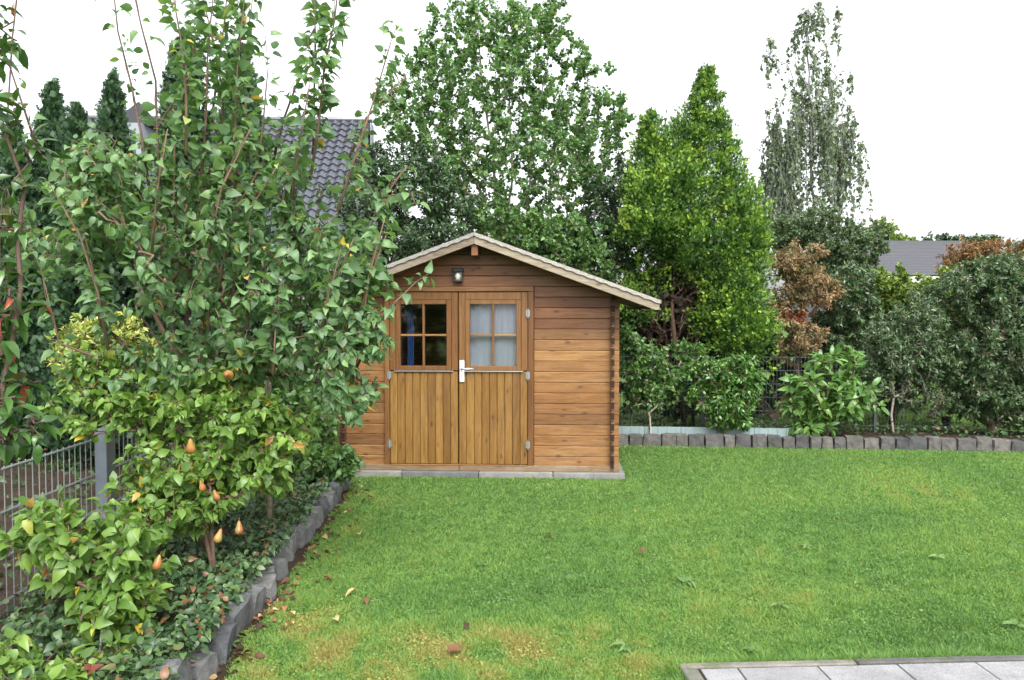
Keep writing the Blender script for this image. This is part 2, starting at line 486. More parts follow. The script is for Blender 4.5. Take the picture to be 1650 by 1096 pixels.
def tmpl_spray():
    v, f = [], []
    for a, l, x0 in ((0, 1.0, 0.0), (0.55, 0.62, 0.12), (-0.55, 0.62, 0.12), (0.75, 0.42, 0.0), (-0.75, 0.42, 0.0), (0.4, 0.5, 0.4), (-0.4, 0.5, 0.4)):
        b = len(v)
        ca, sa = math.cos(a), math.sin(a)
        w = 0.085
        v += [(x0, 0, 0), (x0 + ca * l * 0.5 - sa * w, sa * l * 0.5 + ca * w, 0.02), (x0 + ca * l, sa * l, -0.05 * l), (x0 + ca * l * 0.5 + sa * w, sa * l * 0.5 - ca * w, 0.02)]
        f += [(b, b + 3, b + 1), (b + 1, b + 3, b + 2)]
    return np.array(v, float), np.array(f)


T_PEAR = tmpl_leaf(0.31, -0.22, 0.09)
T_LANCE = tmpl_leaf(0.19, -0.20, 0.06, 0.8)
T_LAUREL = tmpl_leaf(0.2, -0.26, 0.07, 0.95)
T_SMALL = tmpl_small()
T_NARROW = tmpl_small(0.2, -0.1, 0.05)
T_ROUND = tmpl_round()
T_SPRAY = tmpl_spray()


def leaf_frames(pos, axis, nrm):
    axis = nrmz(axis)
    y = nrmz(np.cross(nrm, axis))
    n = np.cross(axis, y)
    return axis, y, n


def leaves(parent, base, pos, axis, nrm, size, tmpl, mat, tint=None, n_obj=0, name='foliage', shade=1.0):
    """n_obj nearest leaves in the frame become objects, the rest are one stuff part"""
    n = len(pos)
    size = np.broadcast_to(size, (n,)).astype(float)
    if tint is None: tint = rng.random(n)
    ax, ay, az = leaf_frames(pos, axis, nrm)
    base = np.asarray(base, float)
    keep = np.ones(n, bool)
    if n_obj:
        px, py, d = project(pos)
        ok = (px > 4) & (px < 1646) & (py > 4) & (py < 1092)
        facing = np.abs(np.sum(az * nrmz(pos - np.array((0, 0, CAM_Z))), axis=1))
        score = np.where(ok, size * (0.35 + facing) / d, -1)
        idx = np.argsort(-score)[:n_obj]
        idx = idx[score[idx] > 0]
        keep[idx] = False
        K = 10
        metas = []
        for k in range(K):
            tv = tmpl[0].copy()
            tv[:, 2] *= 0.4 + 0.3 * k
            tv[:, 1] *= 0.86 + 0.04 * ((k * 7) % 10)
            me = fast_mesh('leaf', tv, tmpl[1], np.full(len(tv), (k + 0.5) / K))
            me.materials.append(mat)
            metas.append(me)
        for i in idx:
            me = metas[min(K - 1, int(tint[i] * K))]
            if tint[i] > 0.96: me = metas[K - 1]
            o = bpy.data.objects.new('leaf', me)
            mtx = Matrix.Identity(4)
            s = size[i]
            for c, v in enumerate((ax[i], ay[i], az[i])):
                for r in range(3): mtx[r][c] = v[r] * s
            for r in range(3): mtx[r][3] = pos[i][r] - base[r]
            o.matrix_local = mtx
            COL.objects.link(o)
            o.parent = parent
    p, a, b, c, s, tt = pos[keep] - base, ax[keep], ay[keep], az[keep], size[keep], tint[keep]
    if not len(p): return None
    tv, tf = tmpl
    K = len(tv)
    curl = (0.4 + 2.4 * rng.random(len(p)))[:, None, None]
    wid = (0.84 + 0.36 * rng.random(len(p)))[:, None, None]
    V = p[:, None, :] + s[:, None, None] * (tv[None, :, 0, None] * a[:, None, :] + wid * tv[None, :, 1, None] * b[:, None, :] + curl * tv[None, :, 2, None] * c[:, None, :])
    F = (tf[None, :, :] + (np.arange(len(p)) * K)[:, None, None]).reshape(-1, 3)
    me = fast_mesh(name, V.reshape(-1, 3), F, np.repeat(tt, K))
    o = link(name, me, mat, parent)
    o['kind'] = 'stuff'
    return o


# ------------------------------------------------------------------ branching: tips are joined to the nearest wood
def ell(px, py, d, rpx, rpy, rd, n):
    """n points spread through an ellipsoid seen at a pixel, radii in pixels across, metres deep"""
    c = P(px, py, d)
    k = d / FPX
    u = rdir(n) * (rng.random((n, 1)) ** 0.42)
    return c + u * np.array((rpx * k, rd, rpy * k))


def clump(pts, frac=0.5, s=0.12):
    """pull a share of the points towards others so that the crown has clumps and gaps"""
    n = len(pts)
    m = max(4, int(n * 0.12))
    ctr = pts[rng.choice(n, m, replace=False)]
    d = np.linalg.norm(pts[:, None, :] - ctr[None], axis=2)
    near = ctr[np.argmin(d, axis=1)]
    return pts + (near - pts) * (frac * rng.random((n, 1))) + rng.normal(size=(n, 3)) * s * 0.3


class Wood:
    def __init__(s):
        s.p, s.par, s.main, s.limb = [], [], [], []

    def add(s, p, par, limb=0):
        s.p.append(np.asarray(p, float))
        s.par.append(par)
        s.limb.append(limb)
        return len(s.p) - 1

    def line(s, pts, par=-1, step=0.15, wob=0.01, limb=0):
        pts = np.asarray(pts, float)
        if par < 0:
            par = s.add(pts[0], -1, limb)
        for a, b in zip(pts, pts[1:]):
            k = max(1, int(np.linalg.norm(b - a) / step))
            for i in range(1, k + 1):
                par = s.add(a + (b - a) * i / k + rng.normal(size=3) * wob * (i < k), par, limb)
        return par

    def grow(s, tips, origin, up=0.15, k=4, wob=0.02, back=0.6, newlimb=True):
        """returns the last stretch of every new twig, (M, k+1, 3)"""
        origin = np.asarray(origin, float)
        order = np.argsort(np.linalg.norm(tips - origin, axis=1))
        paths = []
        nl = 1 + max(s.limb)
        P_ = np.array(s.p)
        pr = np.linalg.norm(P_ - origin, axis=1)
        buf = np.zeros((len(P_) + len(tips) * k, 3))
        bufr = np.zeros(len(buf))
        buf[:len(P_)] = P_
        bufr[:len(P_)] = pr
        m = len(P_)
        for i in order:
            t = tips[i]
            tr = np.linalg.norm(t - origin)
            d = np.linalg.norm(buf[:m] - t, axis=1)
            cost = d + back * np.maximum(0, bufr[:m] - tr + 0.5 * d) + 0.5 * np.maximum(0, buf[:m, 2] - t[2])
            j = int(np.argmin(cost))
            a = buf[j].copy()
            dist = np.linalg.norm(t - a)
            limb = s.limb[j]
            if limb == 0 and newlimb:
                limb = nl
                nl += 1
            path = [a]
            par = j
            for q in range(1, k + 1):
                f = q / k
                p = a + (t - a) * f + np.array((0, 0, up * dist * math.sin(math.pi * f))) + rng.normal(size=3) * wob * (q < k)
                par = s.add(p, par, limb)
                buf[m] = p
                bufr[m] = np.linalg.norm(p - origin)
                m += 1
                path.append(p)
            paths.append(path)
        return np.array(paths)

    def mesh(s, base, r_tip, r_max, power=0.5, seg=6, limbs=None, name='trunk'):
        n = len(s.p)
        p = np.array(s.p) - np.asarray(base, float)
        par = np.array(s.par)
        cnt = np.zeros(n)
        haskid = np.zeros(n, bool)
        haskid[par[par >= 0]] = True
        cnt[~haskid] = 1
        for i in range(n - 1, 0, -1):
            if par[i] >= 0: cnt[par[i]] += cnt[i]
        r = np.minimum(r_tip * cnt ** power, r_max)
        best = {}
        for i in range(n):
            if par[i] >= 0 and (par[i] not in best or cnt[i] > cnt[best[par[i]]]): best[par[i]] = i
        limb = np.array(s.limb)
        e = np.array([i for i in range(n) if par[i] >= 0 and (limbs is None or limb[i] in limbs)])
        if not len(e): return None
        a, b = p[par[e]], p[e]
        ra = np.where(np.array([best[par[i]] == i for i in e]), r[par[e]], r[e] * 1.1)
        rb = r[e]
        t = nrmz(b - a)
        ref = np.where(np.abs(t[:, 2:3]) > 0.9, np.array((1.0, 0, 0)), np.array((0, 0, 1.0)))
        x = nrmz(np.cross(ref, t))
        y = np.cross(t, x)
        ang = np.arange(seg) * 2 * math.pi / seg
        ring = np.cos(ang)[None, :, None] * x[:, None, :] + np.sin(ang)[None, :, None] * y[:, None, :]
        over = (b - a) * 0.04
        A = (a - over)[:, None, :] + ring * ra[:, None, None]
        B = (b + over)[:, None, :] + ring * rb[:, None, None]
        V = np.concatenate((A, B), axis=1).reshape(-1, 3)
        k = np.arange(seg)
        q = np.stack((k, (k + 1) % seg, (k + 1) % seg + seg, k + seg), axis=1)
        F = (q[None] + (np.arange(len(e)) * 2 * seg)[:, None, None]).reshape(-1, 4)
        return fast_mesh(name, V, F)


def twig_leaves(paths, per, droop=0.35, out=0.9, along=0.5, t0=0.1, petiole=0.02, nup=1.0, njit=0.7):
    """positions, axes and normals of leaves set along twigs"""
    m, k, _ = paths.shape
    n = m * per
    w = np.repeat(np.arange(m), per)
    t = (t0 + (1 - t0) * rng.random(n)) * (k - 1)
    t[::per] = (k - 1) * 0.999
    i = np.minimum(t.astype(int), k - 2)
    f = (t - i)[:, None]
    a, b = paths[w, i], paths[w, i + 1]
    tan = nrmz(b - a)
    rad = np.cross(tan, rdir(n))
    rad = nrmz(rad)
    ax = nrmz(along * tan + out * rad + np.array((0, 0, -droop)) + 0.2 * rng.normal(size=(n, 3)))
    pos = a + (b - a) * f + ax * petiole
    nr = nrmz(np.array((0, 0, nup)) + njit * rng.normal(size=(n, 3)) + 0.35 * nrmz(np.array((0, 0, CAM_Z + 2.0)) - pos) )
    return pos, ax, nr


def bush(name, label, cat, base, ells, mat, tmpl, size, tips, per, bark='bark', group=None, trunk=None, r_tip=0.004, r_max=0.06,
         n_obj=0, droop=0.3, clumpy=0.5, up=0.1, nup=1.0, njit=0.8, stems=3, along=0.5, tint_fn=None, t0=0.1, split=False, seg=5):
    """a shrub or tree: trunk lines, twigs to points in its crown ellipsoids, leaves on the twigs"""
    base = np.asarray(base, float)
    th = thing(name, label, cat, base, group=group)
    tot = sum(e[6] for e in ells)
    pts = np.concatenate([ell(*e[:6], max(3, int(tips * e[6] / tot))) for e in ells])
    pts = clump(pts, clumpy)
    pts[:, 2] = np.maximum(pts[:, 2], base[2] + 0.05)
    w = Wood()
    w.add(base, -1)
    if trunk is not None:
        for ln in trunk: w.line([base + np.array((rng.normal() * .04, rng.normal() * .04, -0.02))] + [np.asarray(q, float) for q in ln], 0, 0.2, 0.012)
    else:
        c = pts.mean(axis=0)
        for _ in range(stems):
            q = c + rng.normal(size=3) * (pts.std(axis=0) * 0.5)
            w.line([base, base + (q - base) * np.array((0.35, 0.35, 0.55)), q], 0, 0.2, 0.02)
    paths = w.grow(pts, base, up)
    if split:
        ids = sorted(set(w.limb))
        link('trunk', w.mesh(base, r_tip, r_max, seg=8, limbs={0}), M[bark], th)
        for q in ids:
            if q:
                me = w.mesh(base, r_tip, r_max, seg=seg, limbs={q}, name='branch')
                if me: link('branch', me, M[bark], th)
    else:
        link('trunk', w.mesh(base, r_tip, r_max, seg=seg), M[bark], th)
    pos, ax, nr = twig_leaves(paths, per, droop, along=along, nup=nup, njit=njit, petiole=size * 0.25, t0=t0)
    sz = size * (0.5 + 0.75 * rng.random(len(pos)))
    tint = np.clip(rng.beta(2.0, 2.2, len(pos)) + 0.0, 0, 1)
    rare = rng.random(len(pos))
    tint = np.where(rare > 0.97, 0.93 + 0.07 * rng.random(len(pos)), tint * 0.92)
    if tint_fn is not None: tint = tint_fn(pos, tint)
    leaves(th, base, pos, ax, nr, sz, tmpl, LM[mat], tint, n_obj)
    return th


def conifer(name, label, base, lobes, mat, spray, n_clump, per, bark='red_bark', group=None, trunk=None, plume=0.3, fill=0.35, updir=0.75, tip_gain=0.55):
    """lobes: (x, y, z0, z1, r, power) cones or ('e', centre, radii) ellipsoids carrying plumes of flat sprays"""
    base = np.asarray(base, float)
    th = thing(name, label, 'conifer', base, group=group)
    bm = bmesh.new()
    for ln, r0 in (trunk or []):
        ps = [np.asarray(q, float) - base for q in ln]
        tube(bm, ps, list(np.linspace(r0, r0 * 0.35, len(ps))), 8)
    bm_obj('trunk', bm, M[bark], th, smooth=True)
    C, D, LS = [], [], []
    wts = np.array([l[-1] for l in lobes], float)
    wts /= wts.sum()
    for l, w in zip(lobes, wts):
        k = int(n_clump * w)
        ang = rng.random(k) * 2 * math.pi
        depth = np.where(rng.random(k) < fill, rng.random(k) ** 0.5, 0.86 + 0.14 * rng.random(k))
        if l[0] == 'e':
            u = rdir(k)
            c = np.asarray(l[1]) + u * depth[:, None] * np.asarray(l[2])
            d = u * np.array((0.8, 0.8, 0.4))
            ls = np.ones(k)
        else:
            x, y, z0, z1, r, pw = l[:6]
            tt = rng.random(k) ** 1.15
            rr = r * (1 - tt) ** pw * np.minimum(1, (tt / 0.12 + 0.25) ** 0.5)
            rr *= 1 + 0.16 * np.sin(ang * 3 + tt * 9) + 0.10 * np.sin(ang * 5 - tt * 17)
            c = np.stack((x + np.cos(ang) * rr * depth, y + np.sin(ang) * rr * depth, z0 + (z1 - z0) * tt), axis=1)
            d = np.stack((np.cos(ang) * 0.8, np.sin(ang) * 0.8, np.zeros(k)), axis=1) * (1 - tt * 0.75)[:, None]
            ls = 1 - 0.6 * tt ** 1.5
        C.append(c)
        D.append(d)
        LS.append(ls)
    C, D, LS = np.concatenate(C), np.concatenate(D), np.concatenate(LS)
    D = nrmz(D + np.array((0, 0, updir)) + 0.3 * rng.normal(size=C.shape))
    k = len(C)
    w = np.repeat(np.arange(k), per)
    s = rng.random(k * per)
    L = plume * (LS * (0.6 + 0.8 * rng.random(k)))[w]
    spread = rng.normal(size=(k * per, 3)) * ((0.035 + 0.085 * (1 - s)) * LS[w])[:, None] * (plume / 0.3)
    pos = C[w] + D[w] * (s * L)[:, None] + spread
    ax = nrmz(D[w] + 0.55 * rng.normal(size=pos.shape) + np.array((0, 0, 0.15)))
    nr = nrmz(np.cross(ax, np.array((0, 0, 1.0))) + 0.9 * rng.normal(size=pos.shape))
    ctint = rng.normal(size=k)[w] * 0.10
    tint = np.clip(0.02 + (tip_gain + 0.12) * s ** 1.35 + ctint + 0.09 * rng.normal(size=len(s)), 0, 1)  # new growth pales the tips; plume bases darkened for shade between clumps
    pos[:, 2] = np.maximum(pos[:, 2], base[2] + 0.03)
    leaves(th, base, pos, ax, nr, spray * (0.6 + 0.8 * rng.random(len(pos))), T_SPRAY, LM[mat], tint)
    return th


# ================================================================== THE SETTING
SHED_ROT = R(-4.3)
SHED = np.array((-0.15, 8.47, 0.0))
ck, sk = math.cos(SHED_ROT), math.sin(SHED_ROT)


def sheet(name, pts, z, mat, kind='structure'):
    me = bpy.data.meshes.new(name)
    me.from_pydata([(x, y, z) for x, y in pts], [], [tuple(range(len(pts)))])
    o = link(name, me, mat)
    o['kind'] = kind
    return o


sheet('ground', [(-500, -60), (500, -60), (500, 900), (-500, 900)], 0.0, M['ground'])


def kerb_x(y):                                            # lawn-side face of the left kerb
    return -1.365 - (y - 4.0) * 0.029


def back_y(x):                                            # lawn-side face of the back kerb
    return 10.33 - (x - 1.756) * 0.118


sheet('lawn', [(kerb_x(2.4), 2.4), (10.5, 2.4), (10.5, back_y(10.5)), (-1.6, back_y(-1.6)), (kerb_x(8.0), 8.0)], 0.004, M['lawn_floor'])

# soil beds, heaped a little and uneven
def soil_bed(name, f, nx, ny):
    bm = bmesh.new()
    g = [[bm.verts.new(f(i / nx, j / ny)) for j in range(ny + 1)] for i in range(nx + 1)]
    for i in range(nx):
        for j in range(ny):
            bm.faces.new((g[i][j], g[i + 1][j], g[i + 1][j + 1], g[i][j + 1]))
    o = bm_obj(name, bm, M['soil'], smooth=True)
    o['kind'] = 'structure'
    return o


def bed_z(x, y, z0):
    return z0 + 0.05 * mnoise.noise((x * 2.3, y * 2.3, 1.7)) + 0.02 * mnoise.noise((x * 8, y * 8, 4.2))


def left_bed(u, v):
    y = 2.4 + v * 6.8
    x1 = kerb_x(min(y, 8.0)) - 0.15
    x = -2.95 + u * (x1 + 2.95)
    if y > 8.1: x = min(x, -1.75)
    return (x, y, bed_z(x, y, 0.11))


def back_bed(u, v):
    x = -1.6 + u * 12.1
    y = back_y(x) + 0.10 + v * 1.5
    return (x, y, bed_z(x, y, 0.10) - 0.06 * v)


soil_bed('planting_bed', left_bed, 14, 60)
soil_bed('planting_bed', back_bed, 60, 12)


# ------------------------------------------------------------------ kerb stones
def stone_mesh(lx, ly, lz, cuts, rough, seed):
    bm = bmesh.new()
    bmesh.ops.create_cube(bm, size=1.0)
    bmesh.ops.subdivide_edges(bm, edges=bm.edges[:], cuts=cuts, use_grid_fill=True)
    for v in bm.verts:
        c = v.co.copy()
        n = mnoise.noise_vector(c * 2.1 + Vector((seed * 7.7, seed * 3.1, seed)))
        e = sum(abs(abs(k) - 0.5) < 1e-4 for k in c)
        sh = 1 - 0.035 * max(0, e - 1)
        v.co = Vector((c.x * lx * sh, c.y * ly * sh, c.z * lz * sh)) + n * rough
    me = bpy.data.meshes.new('stone')
    bm.to_mesh(me)
    bm.free()
    return me


big = [stone_mesh(0.19, 0.33, 0.30, 2, 0.024, k) for k in range(6)]
kerb = thing('granite_kerb', 'row of large uneven dark granite blocks edging the left planting bed', 'kerb', (kerb_x(5), 5.0, 0))
y = 2.55
i = 0
while y < 8.05:
    ln = random.choice((0.15, 0.19, 0.24, 0.30))
    o = link('stone', big[i % 6], M['granite'], kerb)
    yc = y + ln / 2
    o.scale = (random.uniform(0.8, 1.1), ln / 0.345, random.uniform(0.88, 1.08))
    o.location = (kerb_x(yc) - 0.10 + random.uniform(-0.025, 0.02) - kerb_x(5), yc - 5.0, 0.012 + random.uniform(-0.035, 0.034))
    o.rotation_euler = (random.uniform(-0.09, 0.09), random.uniform(-0.10, 0.10), random.uniform(-0.13, 0.13) + 0.03 + (math.pi if i % 2 else 0))
    y += ln + random.uniform(0.006, 0.028)
    i += 1

small = [stone_mesh(0.17, 0.15, 0.22, 2, 0.016, k + 20) for k in range(6)]
kerb2 = thing('sett_kerb', 'low row of grey granite setts along the back of the lawn', 'kerb', (1.76, back_y(1.76), 0), math.atan(-0.118))
x = -3.0
i = 0
while x < 8.6:
    ln = random.uniform(0.13, 0.25)
    o = link('stone', small[i % 6], M['setts'], kerb2)
    o.scale = (ln / 0.172, random.uniform(0.85, 1.1), random.uniform(0.9, 1.06))
    o.location = (x + ln / 2, 0.075 + random.uniform(-0.012, 0.012), 0.055 + random.uniform(-0.012, 0.012))
    o.rotation_euler = (random.uniform(-0.05, 0.05), random.uniform(-0.04, 0.04), random.uniform(-0.05, 0.05) + (math.pi if i % 2 else 0))
    x += ln + random.uniform(0.006, 0.018)
    i += 1

me = bpy.data.meshes.new('soil_edge')
ys = np.linspace(2.5, 8.1, 57)
vv = [(kerb_x(q) - 0.05, q, 0.009) for q in ys] + [(kerb_x(q) + 0.035 + 0.025 * math.sin(q * 7) + 0.02 * math.sin(q * 17.3), q, 0.008) for q in ys]
me.from_pydata(vv, [], [(i, i + 57, i + 58, i + 1) for i in range(56)])
link('soil_edge', me, M['soil'])['kind'] = 'structure'

# ------------------------------------------------------------------ patio
patio = bpy.data.objects.new('patio', None)
COL.objects.link(patio)
patio['kind'] = 'structure'
patio.location = (0.934, 3.775, 0)
patio.rotation_euler = (0, 0, R(1.3))
bm = bmesh.new()
box(bm, (0, 0, 0), (0.397, 0.397, 0.05), 0.003)
me_slab = bpy.data.meshes.new('slab')
bm.to_mesh(me_slab)
bm.free()
me_slab.materials.append(M['slab'])
for r in range(4):
    for c in range(-1, 13):
        x0 = 0.283 + 0.4035 * c
        o = link('slab', me_slab, None, patio)
        o.location = (max(x0, 0.095), -0.07 - 0.4035 * (r + 1), 0.003 + random.uniform(-0.002, 0.002))
        o.rotation_euler = (0, 0, random.uniform(-0.003, 0.003))
        if x0 < 0.095: o.scale = ((0.283 - 0.0065 - 0.095) / 0.397, 1, 1)
for c in range(7):
    box_obj('edging_stone', (0.0 + c * 0.9, -0.06, -0.03), (0.893 + c * 0.9, -0.012, 0.054 + 0.003 * (c % 2)), M['edging'], patio, 0.006)
for c in range(2):
    box_obj('edging_stone', (0.0, -0.965 - c * 0.9, -0.03), (0.08, -0.066 - c * 0.9, 0.055), M['edging'], patio, 0.006)
box_obj('jointing', (0.085, -1.75, -0.03), (5.5, -0.064, 0.044), M['soil'], patio)['kind'] = 'stuff'

# ================================================================== THE SHED
shed = thing('garden_shed', 'brown log cabin garden shed with double doors and pitched roof on the lawn', 'shed', SHED, SHED_ROT)
TANP = 0.367
ZR = 2.61                                                 # underside of the roof boards at the ridge
CH = 0.117
Z0 = 0.105
XE = 1.555
DX0, DX1, DZ1 = -1.022, 0.622, 2.092                      # rough opening of the doors


def roof_z(x):
    return ZR - abs(x) * TANP


def clip_poly(x0, x1, z0, z1):
    """rectangle cut by the two roof slopes"""
    poly = [(x0, z0), (x1, z0), (x1, z1), (x0, z1)]
    for s in (1, -1):
        out = []
        for a, b in zip(poly, poly[1:] + poly[:1]):
            fa, fb = ZR - s * a[0] * TANP - a[1], ZR - s * b[0] * TANP - b[1]
            if fa >= 0: out.append(a)
            if (fa >= 0) != (fb >= 0):
                q = fa / (fa - fb)
                out.append((a[0] + (b[0] - a[0]) * q, a[1] + (b[1] - a[1]) * q))
        poly = out
        if len(poly) < 3: return []
    return poly


def area(p):
    return abs(sum(a[0] * b[1] - b[0] * a[1] for a, b in zip(p, p[1:] + p[:1]))) / 2


for i in range(22):
    z0 = Z0 + CH * i
    z1 = z0 + CH - 0.0015
    segs = [(-XE, DX0), (DX1, XE)] if z1 < DZ1 + 0.03 else [(-XE, XE)]
    for x0, x1 in segs:
        p = clip_poly(x0, x1, z0, z1)
        if len(p) < 3 or area(p) < 0.004: continue
        bm = bmesh.new()
        prism(bm, p, 0.0, 0.034, 0.007)
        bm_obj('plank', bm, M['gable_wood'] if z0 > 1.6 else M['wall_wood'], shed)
# side walls: each log is a plank whose end stands proud of the front, half a course higher
bm = bmesh.new()
box(bm, (-0.017, -0.085, 0), (0.017, 2.45, CH - 0.016), 0.003)
me_side = bpy.data.meshes.new('plank')
bm.to_mesh(me_side)
bm.free()
me_side.materials.append(M['side_wood'])
bm = bmesh.new()
box(bm, (-0.0175, -0.0865, 0.012), (0.0175, -0.0855, CH - 0.03))  # thin plate on each log end, painted as the shaded notch gap
me_end = bpy.data.meshes.new('plank_end_shade')
bm.to_mesh(me_end)
bm.free()
me_end.materials.append(M['end_grain_shade'])
for s in (-1, 1):
    for i in range(17):
        z = Z0 + CH * i - CH / 2
        if i == 0: z = Z0 - 0.004
        if z + CH > roof_z(1.50): break
        o = link('plank', me_side, None, shed)
        o.location = (s * 1.478, 0, z)
        e = link('plank_end_shade', me_end, None, o)
# back wall
for i in range(22):
    p = clip_poly(-XE, XE, Z0 + CH * i, Z0 + CH * (i + 1) - 0.0015)
    if len(p) < 3 or area(p) < 0.004: continue
    bm = bmesh.new()
    prism(bm, p, 2.36, 2.394, 0.006)
    bm_obj('plank', bm, M['wall_wood'], shed)
# floor and base
box_obj('floor', (-1.44, 0.05, 0.07), (1.44, 2.34, 0.098), M['beam_wood'], shed)
for x0, x1 in ((-1.56, -0.2), (-0.195, 1.56)):
    box_obj('sill_beam', (x0, -0.058, 0.0675), (x1, -0.002, 0.128), M['beam_wood'], shed, 0.004)
base = thing('shed_base', 'flat grey concrete base slabs showing as a thin strip under the shed', 'foundation', SHED, SHED_ROT)
for k, (x0, x1) in enumerate(((-1.64, -0.83), (-0.824, 0.02), (0.026, 0.83), (0.836, 1.61))):
    box_obj('slab', (x0, -0.12 - 0.006 * (k % 2), -0.03), (x1, 2.5, 0.066), M['concrete'], base, 0.006)

# roof: boards, felt, bargeboards
ang = math.atan(TANP)
for s in (-1, 1):
    L = 1.93 / math.cos(ang)
    nb = 24
    bw = (2.75 + 0.30) / nb
    for k in range(nb):                                   # boards run down the slope
        bm = bmesh.new()
        box(bm, (0, -0.30 + bw * k, 0), (L, -0.30 + bw * (k + 1) - 0.002, 0.018))
        o = bm_obj('roof_board', bm, M['gable_wood'], shed)
        o.location = (0, 0, ZR)
        o.rotation_euler = (0, ang if s > 0 else math.pi - ang, 0)
        if s < 0: o.location.z = ZR + 0.0195
    bm = bmesh.new()
    # felt lies over the boards and turns down over the barge
    pts = [(0, ZR + 0.024), (s * 1.95, ZR + 0.024 - 1.95 * TANP), (s * 1.95, ZR + 0.033 - 1.95 * TANP), (0, ZR + 0.033)]
    prism(bm, pts, -0.345, 2.78)
    bm_obj('roofing_felt', bm, M['felt'], shed)
    # the scalloped pale felt edge along the barge
    bm = bmesh.new()
    n = 34
    top = [(s * 1.955 * q / n, ZR + 0.042 - 1.955 * TANP * q / n) for q in range(n + 1)]
    bot = [(x, z - 0.034 - 0.010 * ((q % 2))) for q, (x, z) in enumerate(top)]
    prism(bm, top + bot[::-1], -0.352, -0.3465)
    bm_obj('felt_edge', bm, M['felt'], shed)
    bm = bmesh.new()
    pts = [(0, ZR + 0.02), (s * 1.94, ZR + 0.02 - 1.94 * TANP), (s * 1.94, ZR - 0.062 - 1.94 * TANP), (s * 1.90, ZR - 0.08 - 1.90 * TANP), (0, ZR - 0.08)]
    prism(bm, pts, -0.335, -0.31, 0.004)
    bm_obj('bargeboard', bm, M['barge_wood'], shed)
    box_obj('eaves_batten', (min(s * 1.90, s * 1.93), -0.305, ZR - 1.93 * TANP - 0.05), (max(s * 1.90, s * 1.93), 2.7, ZR - 1.93 * TANP - 0.006), M['beam_wood'], shed)
box_obj('ridge_beam', (-0.035, -0.30, ZR - 0.20), (0.035, 2.7, ZR - 0.035), M['gable_wood'], shed, 0.004)

# door frame
for n_, lo, hi in (('door_post', (DX0 + 0.001, -0.052, 0.104), (-0.969, 0.05, 2.036)), ('door_post', (0.559, -0.052, 0.104), (DX1 - 0.001, 0.05, 2.036)),
                   ('door_head', (DX0 + 0.001, -0.055, 2.038), (DX1 - 0.001, 0.05, DZ1)), ('threshold', (-0.966, -0.064, 0.1285), (0.556, 0.03, 0.1345))):
    box_obj(n_, lo, hi, M['trim_wood'] if 'post' in n_ else M['wall_wood'], shed, 0.004)


